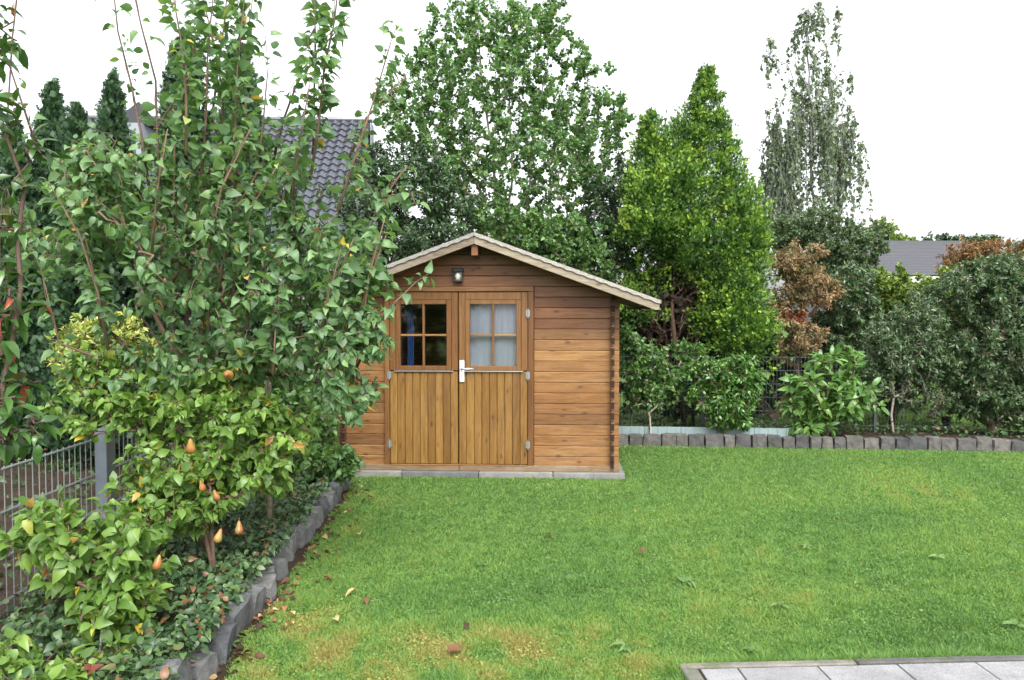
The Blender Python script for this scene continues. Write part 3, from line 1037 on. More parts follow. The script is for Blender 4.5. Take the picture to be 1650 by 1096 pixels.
def make_door(x0, x1, hinge_left, handle):
    yf = -0.038
    gx0, gx1 = (x0 + x1) / 2 - 0.255, (x0 + x1) / 2 + 0.255
    gx0, gx1, gz0, gz1 = gx0, gx1, 1.222, 1.898
    bm = bmesh.new()                                      # stiles and rails of the upper half and a backing ledge
    box(bm, (x0, yf, 1.172), (gx0 - 0.052, 0.0, 2.032), 0.003)
    box(bm, (gx1 + 0.052, yf, 1.172), (x1, 0.0, 2.032), 0.003)
    box(bm, (gx0 - 0.050, yf, gz1 + 0.05), (gx1 + 0.050, 0.0, 2.032), 0.003)
    box(bm, (x0 + 0.02, -0.008, 0.2), (x1 - 0.02, 0.012, 1.17), 0.0)
    d = bm_obj('door', bm, M['trim_wood'], shed)
    nb = 9
    bw = (x1 - x0) / nb
    for k in range(nb):
        box_obj('board', (x0 + bw * k + 0.0015, yf + 0.0007 * (k % 3), 0.138), (x0 + bw * (k + 1) - 0.0015, -0.010, 1.158), M['door_wood'], d, 0.006)
    bm = bmesh.new()
    box(bm, (gx0 - 0.050, yf - 0.014, gz0 - 0.05), (gx0, 0.004, gz1 + 0.048), 0.004)
    box(bm, (gx1, yf - 0.014, gz0 - 0.05), (gx1 + 0.050, 0.004, gz1 + 0.048), 0.004)
    box(bm, (gx0 + 0.001, yf - 0.012, gz1), (gx1 - 0.001, 0.003, gz1 + 0.048), 0.004)
    box(bm, (gx0 + 0.001, yf - 0.012, gz0 - 0.05), (gx1 - 0.001, 0.003, gz0), 0.004)
    bm_obj('window_frame', bm, M['trim_wood'], d)
    mx, mz = (gx0 + gx1) / 2, (gz0 + gz1) / 2 + 0.0
    box_obj('muntin', (mx - 0.012, yf - 0.008, gz0 + 0.001), (mx + 0.012, -0.004, gz1 - 0.001), M['trim_wood'], d, 0.003)
    for a, b in ((gx0 + 0.001, mx - 0.0125), (mx + 0.0125, gx1 - 0.001)):
        box_obj('muntin', (a, yf - 0.006, mz - 0.011), (b, -0.005, mz + 0.011), M['wall_wood'], d, 0.003)
    for a, b in ((gx0, mx - 0.013), (mx + 0.013, gx1)):
        for c, e in ((gz0, mz - 0.012), (mz + 0.012, gz1)):
            o = box_obj('pane', (a, -0.022, c), (b, -0.018, e), M['glass'], d)
    box_obj('drip_strip', (x0 + 0.05, yf - 0.022, 1.158), (x1 - 0.05, yf + 0.01, 1.170), M['chrome'], d, 0.002)
    hx = x0 - 0.002 if hinge_left else x1 + 0.002
    for hz in (1.80, 1.12, 0.36):
        bm = bmesh.new()
        tube(bm, [(hx, -0.062, hz - 0.05), (hx, -0.062, hz + 0.05)], 0.009, 8)
        box(bm, (hx - 0.022, -0.058, hz - 0.035), (hx + 0.022, -0.0535, hz + 0.035))
        bm_obj('hinge', bm, M['galv'], d)
    if handle:
        hx = x0 + 0.036
        bm = bmesh.new()
        box(bm, (hx - 0.026, yf - 0.024, 1.045), (hx + 0.026, yf - 0.0005, 1.285), 0.008)
        hp = bm_obj('handle', bm, M['white_metal'], d)
        bm = bmesh.new()
        tube(bm, [(hx, yf - 0.02, 1.195), (hx, yf - 0.065, 1.195), (hx + 0.02, yf - 0.075, 1.195), (hx + 0.135, yf - 0.072, 1.193)], [0.012, 0.011, 0.011, 0.010], 10)
        bm_obj('handle', bm, M['chrome'], d, smooth=True)
        bm = bmesh.new()
        tube(bm, [(hx, yf - 0.0235, 1.115), (hx, yf - 0.030, 1.115)], 0.011, 12)
        bm_obj('lock', bm, M['chrome'], d)
    return d


make_door(-0.966, -0.2105, True, False)
make_door(-0.2005, 0.556, False, True)


def shed_pt(x, y, z):
    return (SHED[0] + x * ck - y * sk, SHED[1] + x * sk + y * ck, z)


# lamp over the doors
lamp = thing('wall_lamp', 'small black lantern lamp fixed to the gable above the shed doors', 'lamp', shed_pt(-0.205, 0, 2.14), SHED_ROT)
bm = bmesh.new()
box(bm, (-0.05, -0.035, 0.0), (0.05, -0.002, 0.15), 0.006)
box(bm, (-0.062, -0.105, 0.105), (0.062, -0.034, 0.15), 0.010)
box(bm, (-0.054, -0.10, 0.0), (0.054, -0.036, 0.016), 0.004)
for sx in (-0.05, 0.05):
    box(bm, (sx - 0.006, -0.096, 0.0165), (sx + 0.006, -0.084, 0.1045))
bm_obj('housing', bm, M['black'], lamp)
bm = bmesh.new()
tube(bm, [(0, -0.065, 0.017), (0, -0.065, 0.03), (0, -0.065, 0.06), (0, -0.065, 0.085), (0, -0.065, 0.1)], [0.012, 0.022, 0.03, 0.024, 0.008], 12)
bm_obj('bulb', bm, M['bulb'], lamp, smooth=True)
box_obj('glass_cover', (-0.044, -0.094, 0.0175), (0.044, -0.090, 0.104), M['glass'], lamp)

# things behind the panes
bm = bmesh.new()
n = 120
vs = []
for k in range(n + 1):
    u = k / n
    x = -0.10 + 0.56 * u
    yv = 0.022 + 0.0016 * math.sin(u * 52) + 0.003 * math.sin(u * 17)
    vs.append((bm.verts.new((x, yv, 1.18)), bm.verts.new((x, yv, 1.94))))
for a, b in zip(vs, vs[1:]):
    bm.faces.new((a[0], b[0], b[1], a[1]))
cur = bm_obj('reflection_curtain', bm, M['glare_curtain'], None, SHED, True)  # pale sheet standing in for sky and flash reflected in the pane
cur.rotation_euler = (0, 0, SHED_ROT)
tag(cur, 'pale curtain behind the right shed window', 'glare_curtain')
bm = bmesh.new()
vs = []
for k in range(25):
    u = k / 24
    x = -0.82 + 0.075 * u
    yv = 0.2 + 0.022 * math.sin(u * 19)
    vs.append((bm.verts.new((x, yv, 1.05)), bm.verts.new((x + 0.01, yv, 1.62)), bm.verts.new((x * 0.8 - 0.155, 0.2, 1.9))))
for a, b in zip(vs, vs[1:]):
    bm.faces.new((a[0], b[0], b[1], a[1]))
    bm.faces.new((a[1], b[1], b[2], a[2]))
bl = bm_obj('hanging_cloth', bm, M['blue_cloth'], None, SHED, True)
bl.rotation_euler = (0, 0, SHED_ROT)
tag(bl, 'blue cloth hanging inside the shed behind the left window', 'cloth')

# ================================================================== FENCES
def rod(bm, a, b, r=0.003, seg=5):
    tube(bm, [a, b], r, seg, False)


FX, FZ = -2.70, 0.94
nf = thing('mesh_fence', 'galvanised grey steel mesh fence running along the left planting bed', 'fence', (FX, 5.4, 0))
bm = bmesh.new()
rod(bm, (0, 0, 0.06), (0, 0, FZ + 0.015), 0.0038, 5)
me_rod = bpy.data.meshes.new('rod')
bm.to_mesh(me_rod)
bm.free()
me_rod.materials.append(M['galv'])
y = 2.6
while y < 9.2:
    o = link('rod', me_rod, None, nf)
    o.location = (0, y - 5.4, 0)
    y += 0.066
for z in (FZ, 0.70, 0.45, 0.20):
    for sx in (-0.008, 0.008):
        bm = bmesh.new()
        rod(bm, (sx, 2.6 - 5.4, z), (sx, 9.2 - 5.4, z), 0.0048 if z < FZ else 0.0055, 6)
        bm_obj('rail', bm, M['galv'], nf)
for yp in (2.75, 5.32, 7.85):
    bm = bmesh.new()
    box(bm, (0.014, yp - 5.4 - 0.06, 0.0), (0.096, yp - 5.4 + 0.06, 1.0), 0.004)
    po = bm_obj('post', bm, M['post_steel'], nf)
    box_obj('post_cap', (0.010, yp - 5.4 - 0.064, 1.0005), (0.10, yp - 5.4 + 0.064, 1.014), M['galv'], po, 0.003)

bf = thing('mesh_fence', 'dark steel mesh fence behind the shrubs at the back of the garden', 'fence', (1.76, back_y(1.76) + 1.25, 0), math.atan(-0.118))
bm = bmesh.new()
for k in range(int(12.5 / 0.05)):
    x = -3.6 + 0.05 * k
    rod(bm, (x, 0, 0.03), (x, 0, 1.17), 0.003, 4)
o = bm_obj('mesh_panel', bm, M['anthracite'], bf)
o['kind'] = 'stuff'
for k in range(6):
    z = 0.15 + 0.2 * k
    bm = bmesh.new()
    rod(bm, (-3.6, -0.007, z), (8.9, -0.007, z), 0.004, 5)
    bm_obj('rail', bm, M['anthracite'], bf)
for k in range(6):
    box_obj('post', (-3.6 + 2.5 * k, 0.012, 0), (-3.54 + 2.5 * k, 0.052, 1.2), M['anthracite'], bf, 0.003)
eb = thing('edging_board', 'pale blue grey ribbed plastic edging strip at the foot of the back fence', 'edging', (1.76, back_y(1.76) + 0.40, 0), math.atan(-0.118))
for k in range(6):
    bm = bmesh.new()
    x0 = -0.6 + 0.5 * k
    box(bm, (x0, -0.012, 0.02), (x0 + 0.494, 0.0, 0.215))
    for q in range(4):
        box(bm, (x0 + 0.06 + q * 0.122, -0.020, 0.025), (x0 + 0.085 + q * 0.122, -0.0125, 0.211))
    bm_obj('panel', bm, M['strip'], eb)

# ================================================================== HOUSES
def tile_mesh(w, h):
    bm = bmesh.new()
    n = 6
    rows = []
    for yy, zz in ((0, 0.055), (h * 1.08, 0.004)):
        rows.append([bm.verts.new((w * k / n, yy, zz + 0.045 * (math.sin(2 * math.pi * k / n - 0.6) + 0.2))) for k in range(n + 1)])
    low = [bm.verts.new((v.co.x, -0.001, v.co.z - 0.028)) for v in rows[0]]
    for k in range(n):
        bm.faces.new((rows[0][k], rows[0][k + 1], rows[1][k + 1], rows[1][k]))
        bm.faces.new((low[k], low[k + 1], rows[0][k + 1], rows[0][k]))
    me = bpy.data.meshes.new('tile')
    bm.to_mesh(me)
    bm.free()
    me.materials.append(M['roof_tile'])
    return me


HD = 28.0
pr_, pl_ = P(598, 196, HD), P(112, 193, HD)
hw = pr_[0] - pl_[0]
house = thing('tiled_house', 'house with dark glazed tile roof behind the pear tree on the left', 'house', (pl_[0], HD, 0))
SL = R(44)
rz = pr_[2]
run = 4.7
box_obj('wall', (0.25, -run + 0.5, 0), (hw - 0.25, run - 0.5, rz - run * math.tan(SL) + 0.42), M['render'], house)
for xx in (0.26, hw - 0.26):
    bm = bmesh.new()
    zz = rz - run * math.tan(SL)
    pts = [(-run + 0.5, zz + 0.421), (run - 0.5, zz + 0.421), (0, rz - 0.12)]
    a = [bm.verts.new((xx, q, z)) for q, z in pts]
    b = [bm.verts.new((xx + (0.3 if xx < 1 else -0.3), q, z)) for q, z in pts]
    bm.faces.new(a); bm.faces.new(b[::-1])
    for k in range(3): bm.faces.new((a[k], b[k], b[(k + 1) % 3], a[(k + 1) % 3]))
    bmesh.ops.recalc_face_normals(bm, faces=bm.faces[:])
    bm_obj('gable_wall', bm, M['render'], house)
bm = bmesh.new()
a = [bm.verts.new((0, -run, rz - run * math.tan(SL))), bm.verts.new((hw, -run, rz - run * math.tan(SL))), bm.verts.new((hw, 0, rz)), bm.verts.new((0, 0, rz)),
     bm.verts.new((hw, run, rz - run * math.tan(SL))), bm.verts.new((0, run, rz - run * math.tan(SL)))]
bm.faces.new((a[0], a[1], a[2], a[3])); bm.faces.new((a[3], a[2], a[4], a[5]))
bmesh.ops.solidify(bm, geom=bm.faces[:], thickness=0.08)
roof = bm_obj('roof', bm, M['anthracite'], house)
tw, thh = 0.30, 0.36
tm = tile_mesh(tw, thh)
rows_n = int(run / math.cos(SL) / thh)
cols_n = int(hw / tw)
cell = [(r, c) for r in range(rows_n) for c in range(cols_n)]
def tile_vis(rc):
    r, c = rc
    xw = pl_[0] + c * tw
    s = (rows_n - r) * thh
    q = np.array([[xw, HD - s * math.cos(SL), rz - s * math.sin(SL)]])
    px, py, _ = project(q)
    return abs(px[0] - 510) / 95 + abs(py[0] - 255) / 80 if px[0] > 300 else 0.6 + abs(px[0] - 145) / 60 + abs(py[0] - 200) / 30
cell.sort(key=tile_vis)
rotm = Matrix.Rotation(SL, 4, 'X')
restV, restF = [], []
for k, (r, c) in enumerate(cell):
    s = (rows_n - r) * thh
    loc = Vector((c * tw, -s * math.cos(SL), rz - s * math.sin(SL) + 0.035))
    if k < 300:
        o = bpy.data.objects.new('tile', tm)
        o.matrix_local = Matrix.Translation(loc) @ rotm
        COL.objects.link(o)
        o.parent = roof
    else:
        mt = Matrix.Translation(loc) @ rotm
        b0 = len(restV)
        restV += [tuple(mt @ v.co) for v in tm.vertices]
        restF += [tuple(b0 + q for q in p.vertices) for p in tm.polygons]
me = bpy.data.meshes.new('tiling')
me.from_pydata(restV, [], restF)
me.materials.append(M['roof_tile'])
o = link('tiling', me, None, roof)
o['kind'] = 'stuff'
bm = bmesh.new()
tube(bm, [(-0.05, 0, rz + 0.05), (hw + 0.05, 0, rz + 0.05)], 0.11, 8)
bm_obj('ridge_cap', bm, M['roof_tile'], roof)
box_obj('verge_board', (hw + 0.001, -0.25, rz - 0.9), (hw + 0.05, 0.3, rz - 0.1), M['render'], house)
# little dormer with a pointed hat
dx = P(218, 230, HD - 2)[0] - pl_[0]
dz = P(218, 205, HD - 2)[2]
dm = box_obj('dormer', (dx - 0.45, -2.6, dz - 3.2), (dx + 0.45, -0.6, dz), M['render'], house)
bm = bmesh.new()
bmesh.ops.create_cone(bm, cap_ends=True, segments=4, radius1=0.95, radius2=0.02, depth=0.9)
bmesh.ops.rotate(bm, verts=bm.verts[:], cent=(0, 0, 0), matrix=Matrix.Rotation(R(45), 3, 'Z'))
bmesh.ops.translate(bm, verts=bm.verts[:], vec=(dx, -1.7, dz + 0.46))
bm_obj('dormer_roof', bm, M['dark_slate'], dm)
box_obj('window', (dx - 0.28, -2.63, dz - 1.5), (dx + 0.28, -2.601, dz - 0.4), M['dark_glass'], dm)

# grey-roofed bungalow, far right
BD = 32.0
b0, b1 = P(1330, 394, BD), P(1556, 396, BD)
bw_ = b1[0] - b0[0]
bung = thing('grey_roof_house', 'low white house with long grey purple roof above the right hand shrubs', 'house', (b0[0], BD, 0))
rz2 = b0[2]
bm = bmesh.new()
q = [(-0.2, -3.4, rz2 - 1.55), (bw_, -3.4, rz2 - 1.55), (bw_, 0, rz2), (-0.2, 0, rz2), (bw_, 3.4, rz2 - 1.55), (-0.2, 3.4, rz2 - 1.55)]
vs = [bm.verts.new(v) for v in q]
bm.faces.new((vs[0], vs[1], vs[2], vs[3])); bm.faces.new((vs[3], vs[2], vs[4], vs[5]))
bmesh.ops.solidify(bm, geom=bm.faces[:], thickness=0.1)
r2 = bm_obj('roof', bm, M['roof_slate'], bung)
nrow = 22
for k in range(nrow):                                     # courses of the roof covering, lapped
    f0, f1 = k / nrow, (k + 1) / nrow
    ya, yb = -3.4 * (1 - f0), -3.4 * (1 - f1)
    za, zb = rz2 - 1.55 * (1 - f0), rz2 - 1.55 * (1 - f1)
    bm = bmesh.new()
    v = [bm.verts.new(c) for c in ((-0.2, ya, za + 0.145), (bw_, ya, za + 0.145), (bw_, yb, zb + 0.108), (-0.2, yb, zb + 0.108), (-0.2, ya, za + 0.10), (bw_, ya, za + 0.10))]
    bm.faces.new((v[0], v[1], v[2], v[3])); bm.faces.new((v[4], v[5], v[1], v[0]))
    bm_obj('shingle_course', bm, M['roof_slate'], r2)
box_obj('ridge_cap', (-0.2, -0.12, rz2 + 0.08), (bw_, 0.12, rz2 + 0.16), M['anthracite'], r2)
box_obj('wall', (0.1, -3.0, 0), (bw_ - 0.1, 3.0, rz2 - 1.42), M['render'], bung)
box_obj('fascia', (-0.2, -3.46, rz2 - 1.72), (bw_, -3.41, rz2 - 1.50), M['white_metal'], bung)
for k in range(3):
    wx = 1.2 + 2.2 * k
    wo = box_obj('window', (wx, -3.03, 1.0), (wx + 1.2, -3.001, 2.2), M['white_metal'], bung)
    box_obj('pane', (wx + 0.07, -3.04, 1.07), (wx + 1.13, -3.031, 2.13), M['dark_glass'], wo)

# pale house glimpsed through the trees behind the shed
CD = 34.0
c0 = P(800, 330, CD)
pale = thing('pale_house', 'pale house only just glimpsed through the tall tree behind the shed roof', 'house', (c0[0], CD, 0))
box_obj('wall', (0, 0, 0), (4.2, 5, 4.6), M['render'], pale)
bm = bmesh.new()
vs = [bm.verts.new(v) for v in ((-0.2, -0.3, 4.5), (4.4, -0.3, 4.5), (4.4, 2.5, 6.2), (-0.2, 2.5, 6.2), (4.4, 5.3, 4.5), (-0.2, 5.3, 4.5))]
bm.faces.new((vs[0], vs[1], vs[2], vs[3])); bm.faces.new((vs[3], vs[2], vs[4], vs[5]))
bmesh.ops.solidify(bm, geom=bm.faces[:], thickness=0.1)
bm_obj('roof', bm, M['roof_slate'], pale)
for wx in (0.5, 2.3):
    wo = box_obj('window', (wx, -0.03, 2.8), (wx + 1.3, -0.001, 4.1), M['white_metal'], pale)
    box_obj('pane', (wx + 0.08, -0.04, 2.88), (wx + 1.22, -0.031, 4.02), M['dark_glass'], wo)

# ================================================================== TREES BEYOND THE GARDEN
def gz(px, d, z=0.0):
    q = P(px, 505, d)
    return np.array((q[0], d, z))


# the tall round-leaved tree behind the shed
b = gz(822, 12.6)
bush('broadleaf_tree', 'tall round leaved deciduous tree behind the shed with slender upright stems', 'tree', b,
     [(815, 140, 12.6, 135, 115, 1.5, 40), (690, 170, 12.4, 90, 85, 1.2, 18), (940, 190, 12.8, 75, 90, 1.2, 16), (830, 260, 12.6, 170, 80, 1.6, 28),
      (770, 35, 12.6, 85, 60, 0.9, 12), (870, 40, 12.6, 60, 60, 0.8, 9), (650, 190, 12.2, 50, 60, 0.8, 5), (985, 195, 12.6, 36, 45, 0.6, 3), (935, 100, 12.6, 30, 40, 0.6, 2), (690, 90, 12.4, 40, 40, 0.6, 4),
      (830, 350, 12.7, 140, 50, 1.0, 9), (740, 270, 12.5, 90, 60, 1.0, 10), (920, 290, 12.7, 80, 60, 1.0, 8)],
     'poplar', T_ROUND, 0.058, 1700, 22, 'pale_bark', r_tip=0.0026, r_max=0.035, clumpy=0.12, droop=0.45, njit=1.1, nup=0.5,
     trunk=[[P(800, 380, 12.6), P(795, 250, 12.6), P(775, 120, 12.5), P(770, 10, 12.5)], [P(822, 380, 12.5), P(825, 250, 12.5), P(815, 60, 12.6)],
            [P(846, 370, 12.7), P(858, 240, 12.7), P(880, 110, 12.7), P(890, 20, 12.7)], [P(810, 390, 12.8), P(770, 300, 12.8), P(700, 200, 12.6)], [P(850, 390, 12.8), P(890, 300, 12.9), P(945, 190, 12.9)]], t0=0.0)

# dark evergreens behind the shed
bush('laurel_shrub', 'dark laurel shrub directly behind the left slope of the shed roof', 'shrub', gz(640, 11.4),
     [(640, 350, 11.4, 90, 90, 0.7, 12), (600, 330, 11.6, 60, 80, 0.6, 6), (700, 390, 11.4, 80, 50, 0.6, 7), (640, 470, 11.4, 120, 80, 0.6, 6), (560, 420, 11.2, 50, 90, 0.6, 4), (650, 270, 11.4, 60, 45, 0.5, 5), (710, 320, 11.5, 60, 60, 0.5, 6), (590, 270, 11.6, 40, 50, 0.5, 2)],
     'dark', T_NARROW, 0.08, 1000, 24, clumpy=0.3, r_tip=0.003)
bush('laurel_shrub', 'tall dark evergreen between the broadleaf tree and the golden conifer', 'shrub', gz(975, 12.2),
     [(985, 330, 12.2, 55, 90, 0.7, 10), (950, 420, 12.2, 75, 80, 0.7, 9), (1010, 440, 12.4, 50, 110, 0.6, 7), (1010, 540, 12.4, 70, 80, 0.5, 6), (1100, 480, 12.7, 70, 90, 0.4, 7), (1170, 520, 12.7, 70, 60, 0.4, 4)],
     'dark', T_NARROW, 0.08, 1050, 24, clumpy=0.3, r_tip=0.003)
bush('hazel_shrub', 'mid green hazel filling the gap above the right slope of the shed roof', 'shrub', gz(890, 11.7),
     [(870, 380, 11.7, 80, 50, 0.5, 9), (930, 420, 11.6, 70, 70, 0.5, 8), (850, 440, 11.7, 90, 40, 0.5, 4), (790, 360, 11.8, 70, 40, 0.5, 4)],
     'mid', T_SMALL, 0.075, 560, 18, clumpy=0.35, r_tip=0.003)

# golden conifer
k = 11.6 / FPX
gb = gz(1105, 11.6)
def pt(px, py, d=11.6): return P(px, py, d)
m = pt(1140, 100); l2 = pt(1050, 172)
conifer('golden_conifer', 'tall golden green conifer with two peaks and bare brown trunk below', gb,
        [(m[0], 11.7, pt(0, 430)[2], m[2] - 0.12, 84 * k, 0.8, 38),
         (l2[0], 11.6, pt(0, 400)[2], l2[2] - 0.15, 42 * k, 0.62, 18),
         ('e', pt(1092, 245, 11.7), (38 * k, 0.4, 48 * k), 8),
         ('e', pt(1085, 320, 11.4), (44 * k, 0.45, 58 * k), 13),
         ('e', pt(1055, 345, 11.3), (28 * k, 0.4, 50 * k), 8),
         ('e', pt(1180, 390, 11.6), (32 * k, 0.5, 115 * k), 15),
         ('e', pt(1203, 420, 11.7), (14 * k, 0.35, 85 * k), 8),
         ('e', pt(1190, 525, 11.4), (36 * k, 0.4, 55 * k), 9),
         ('e', pt(1120, 430, 11.9), (55 * k, 0.3, 45 * k), 7),
         ('e', pt(1045, 450, 11.9), (22 * k, 0.3, 60 * k), 4),
         ('e', pt(1145, 510, 11.8), (30 * k, 0.3, 55 * k), 5), ('e', pt(1205, 545, 11.4), (26 * k, 0.35, 34 * k), 5), ('e', pt(1030, 500, 11.9), (22 * k, 0.3, 40 * k), 4)],
        'thuja', 0.05, 1500, 60, 'red_bark', plume=0.27, fill=0.3,
        trunk=[([gb, pt(1082, 500), pt(1085, 400), pt(1120, 220), pt(1138, 130)], 0.04), ([gb + np.array((0.15, 0.1, 0)), pt(1125, 480, 11.7), pt(1140, 330, 11.7)], 0.03), ([gb + np.array((-0.1, 0.1, 0)), pt(1060, 430, 11.8), pt(1050, 220, 11.7)], 0.03)])
# dead inner twigs of the same tree show brown below the green
tw_ = Wood()
root = bpy.data.objects['golden_conifer']
tw_.line([gb, pt(1084, 520), pt(1086, 400)], -1, 0.15)
pp = np.concatenate([ell(1085, 490, 11.6, 75, 75, 0.5, 150), ell(1100, 560, 11.7, 60, 40, 0.5, 50)])
tw_.grow(pp, gb, 0.02, newlimb=False)
link('dead_twigs', tw_.mesh(gb, 0.002, 0.012, seg=4), M['red_bark'], root)['kind'] = 'stuff'

n = 5200
pp = np.concatenate([ell(1085, 490, 11.9, 75, 80, 0.35, n // 2), ell(1115, 520, 12.0, 75, 75, 0.3, n // 2)])
leaves(root, gb, pp, nrmz(rdir(len(pp)) + np.array((0, 0, -0.5))), rdir(len(pp)), 0.11 * (0.5 + rng.random(len(pp))), T_SPRAY, LM['dead'], None, 0, 'dead_foliage')

# weeping birch
WB = 21.0
wb = gz(1315, WB)
birch = thing('weeping_birch', 'tall weeping birch with hanging grey green strands against the white sky', 'tree', wb)
w = Wood()
w.add(wb, -1)
w.line([wb, P(1312, 400, WB), P(1306, 200, WB), P(1300, 60, WB), P(1316, -25, WB)], 0, 0.4, 0.03)
tips = np.concatenate([ell(1310, 190, WB, 76, 70, 1.1, 70), ell(1300, 110, WB, 45, 60, 0.8, 16), ell(1245, 300, WB, 25, 50, 0.6, 16), ell(1255, 240, WB, 30, 50, 0.6, 30), ell(1360, 230, WB, 30, 70, 0.7, 30), ell(1300, 320, WB, 75, 60, 1.0, 34), ell(1305, 40, WB, 26, 40, 0.5, 10),
                       np.array([P(1240, 62, WB), P(1232, 90, WB), P(1250, 95, WB), P(1350, 15, WB), P(1352, 55, WB), P(1370, 120, WB), P(1395, 290, WB)])])
paths = w.grow(tips, wb, 0.25, 5, 0.05)
strands = []
for tp_ in tips:
    ns = 3 if rng.random() < 0.7 else 2
    for _ in range(ns):
        L = rng.uniform(0.7, 2.3)
        if tp_[2] > P(0, 110, WB)[2]: L *= 0.45
        d0 = rng.normal(size=3) * 0.16
        pts = [tp_ + np.array((d0[0] * q + 0.03 * rng.normal(), d0[1] * q + 0.03 * rng.normal(), -L * q ** 1.25)) for q in np.linspace(0, 1, 6)]
        strands.append(pts)
for s_ in strands:
    j = int(np.argmin(np.linalg.norm(np.array(w.p) - s_[0], axis=1)))
    par = j
    for q in s_[1:]: par = w.add(q, par, 1)
link('trunk', w.mesh(wb, 0.005, 0.10, 0.42, seg=5), M['birch_bark'], birch)
strands = np.array(strands)
pos, ax, nr = twig_leaves(strands, 20, 0.7, 0.6, 0.5, 0.0, 0.02, 0.2, 1.2)
leaves(birch, wb, pos, ax, nr, 0.105 * (0.6 + 0.7 * rng.random(len(pos))), T_SMALL, LM['birch'])
pos, ax, nr = twig_leaves(paths, 9, 0.7, 0.7, 0.5, 0.3, 0.02, 0.3, 1.2)
leaves(birch, wb, pos, ax, nr, 0.105 * (0.6 + 0.7 * rng.random(len(pos))), T_SMALL, LM['birch'])

# dark columnar conifers on the left, beyond the fence
for px, top, hwid, d, pw, lab in ((92, 150, 50, 9.6, 0.7, 'leftmost dark columnar conifer with a spiky top left of the tiled roof'),
                              (187, 135, 38, 9.9, 0.7, 'slender dark conifer in front of the tiled roof and pointed dormer'),
                              (303, 62, 44, 10.4, 0.42, 'tallest dark columnar conifer standing between the bare pear shoots'),
                              (388, 78, 42, 10.2, 0.42, 'dark columnar conifer left of the large patch of roof tiles'),
                              (132, 185, 40, 8.9, 0.75, 'shorter dark conifer standing in front between two taller dark conifers'),
                              (28, 205, 36, 9.2, 0.8, 'low dark conifer at the left edge behind the red tipped shrub')):
    bb = gz(px, d)
    tp_ = P(px, top, d)
    kk = d / FPX
    conifer('columnar_conifer', lab, bb, [(bb[0], d, 0.15, tp_[2] - 0.15, hwid * kk * 1.35, pw, 5), (bb[0], d, tp_[2] - 1.0, tp_[2], 13 * kk, 0.8, 0.5)], 'cypress', 0.075, int(760 * hwid / 40), 24, group='dark conifers beyond the left fence', plume=0.24, updir=2.0, fill=0.3,
            trunk=[([bb, (bb[0], d, tp_[2] * 0.8)], 0.07)], tip_gain=0.6)

# shrubs and trees on the right
bush('maple_shrub', 'russet brown and red maple shrub beside the golden conifer', 'shrub', gz(1285, 11.9),
     [(1285, 425, 11.9, 52, 36, 0.5, 9), (1300, 465, 11.8, 52, 36, 0.5, 9), (1262, 505, 11.8, 42, 22, 0.4, 5), (1285, 545, 11.7, 48, 34, 0.5, 6), (1330, 470, 11.9, 20, 25, 0.4, 3)],
     'russet', T_NARROW, 0.062, 620, 26, 'bark', clumpy=0.7, r_tip=0.0025, tint_fn=lambda p, q: np.clip(0.48 + 0.34 * np.sin(p[:, 0] * 6.5 + 3 * np.sin(p[:, 2] * 4)) * np.sin(p[:, 2] * 7.5 + 2) + 0.30 * (q - 0.45) + 0.55 * np.exp(-((p[:, 2] - P(0, 508, 11.8)[2]) / 0.16) ** 2), 0, 1))
bush('hazel_shrub', 'dark mixed green shrub at the foot of the weeping birch', 'shrub', gz(1365, 15.0),
     [(1360, 400, 15.0, 55, 45, 0.8, 9), (1310, 370, 15.2, 60, 40, 0.8, 6), (1405, 385, 15.0, 35, 34, 0.6, 3), (1260, 385, 15.3, 50, 45, 0.6, 6), (1340, 445, 15.0, 85, 40, 0.6, 7)],
     'mid2', T_SMALL, 0.06, 1000, 26, clumpy=0.55, r_tip=0.003)
bush('cherry_laurel', 'dark leafy shrub right of the russet maple above the fence', 'shrub', gz(1370, 12.0),
     [(1370, 480, 12.0, 50, 60, 0.5, 9), (1400, 540, 12.0, 60, 60, 0.5, 8), (1360, 560, 12.0, 60, 60, 0.5, 5)],
     'holly', T_NARROW, 0.085, 560, 20, clumpy=0.4)
bush('privet_shrub', 'yellow green loose shrub below the grey roofed house', 'shrub', gz(1440, 12.2),
     [(1425, 465, 12.2, 50, 40, 0.5, 7), (1485, 485, 12.2, 45, 38, 0.5, 6), (1450, 520, 12.2, 70, 50, 0.5, 8), (1530, 480, 12.4, 40, 55, 0.5, 5)],
     'yellowgreen', T_SMALL, 0.065, 760, 20, clumpy=0.4, r_tip=0.0025)
bush('viburnum_tree', 'small grey green tree with one thin pale trunk in the back bed', 'tree', gz(1443, 10.75, 0.08),
     [(1445, 560, 10.9, 65, 60, 0.5, 9), (1480, 520, 10.9, 50, 60, 0.5, 6), (1500, 580, 10.9, 50, 50, 0.5, 5), (1420, 600, 11.0, 45, 40, 0.4, 4), (1480, 640, 11.0, 50, 30, 0.4, 3)],
     'holly', T_NARROW, 0.065, 640, 19, 'pale_bark', r_tip=0.0025, r_max=0.018, clumpy=0.4, trunk=[[P(1440, 640, 10.8), P(1437, 590, 10.8), P(1450, 520, 10.9)]])
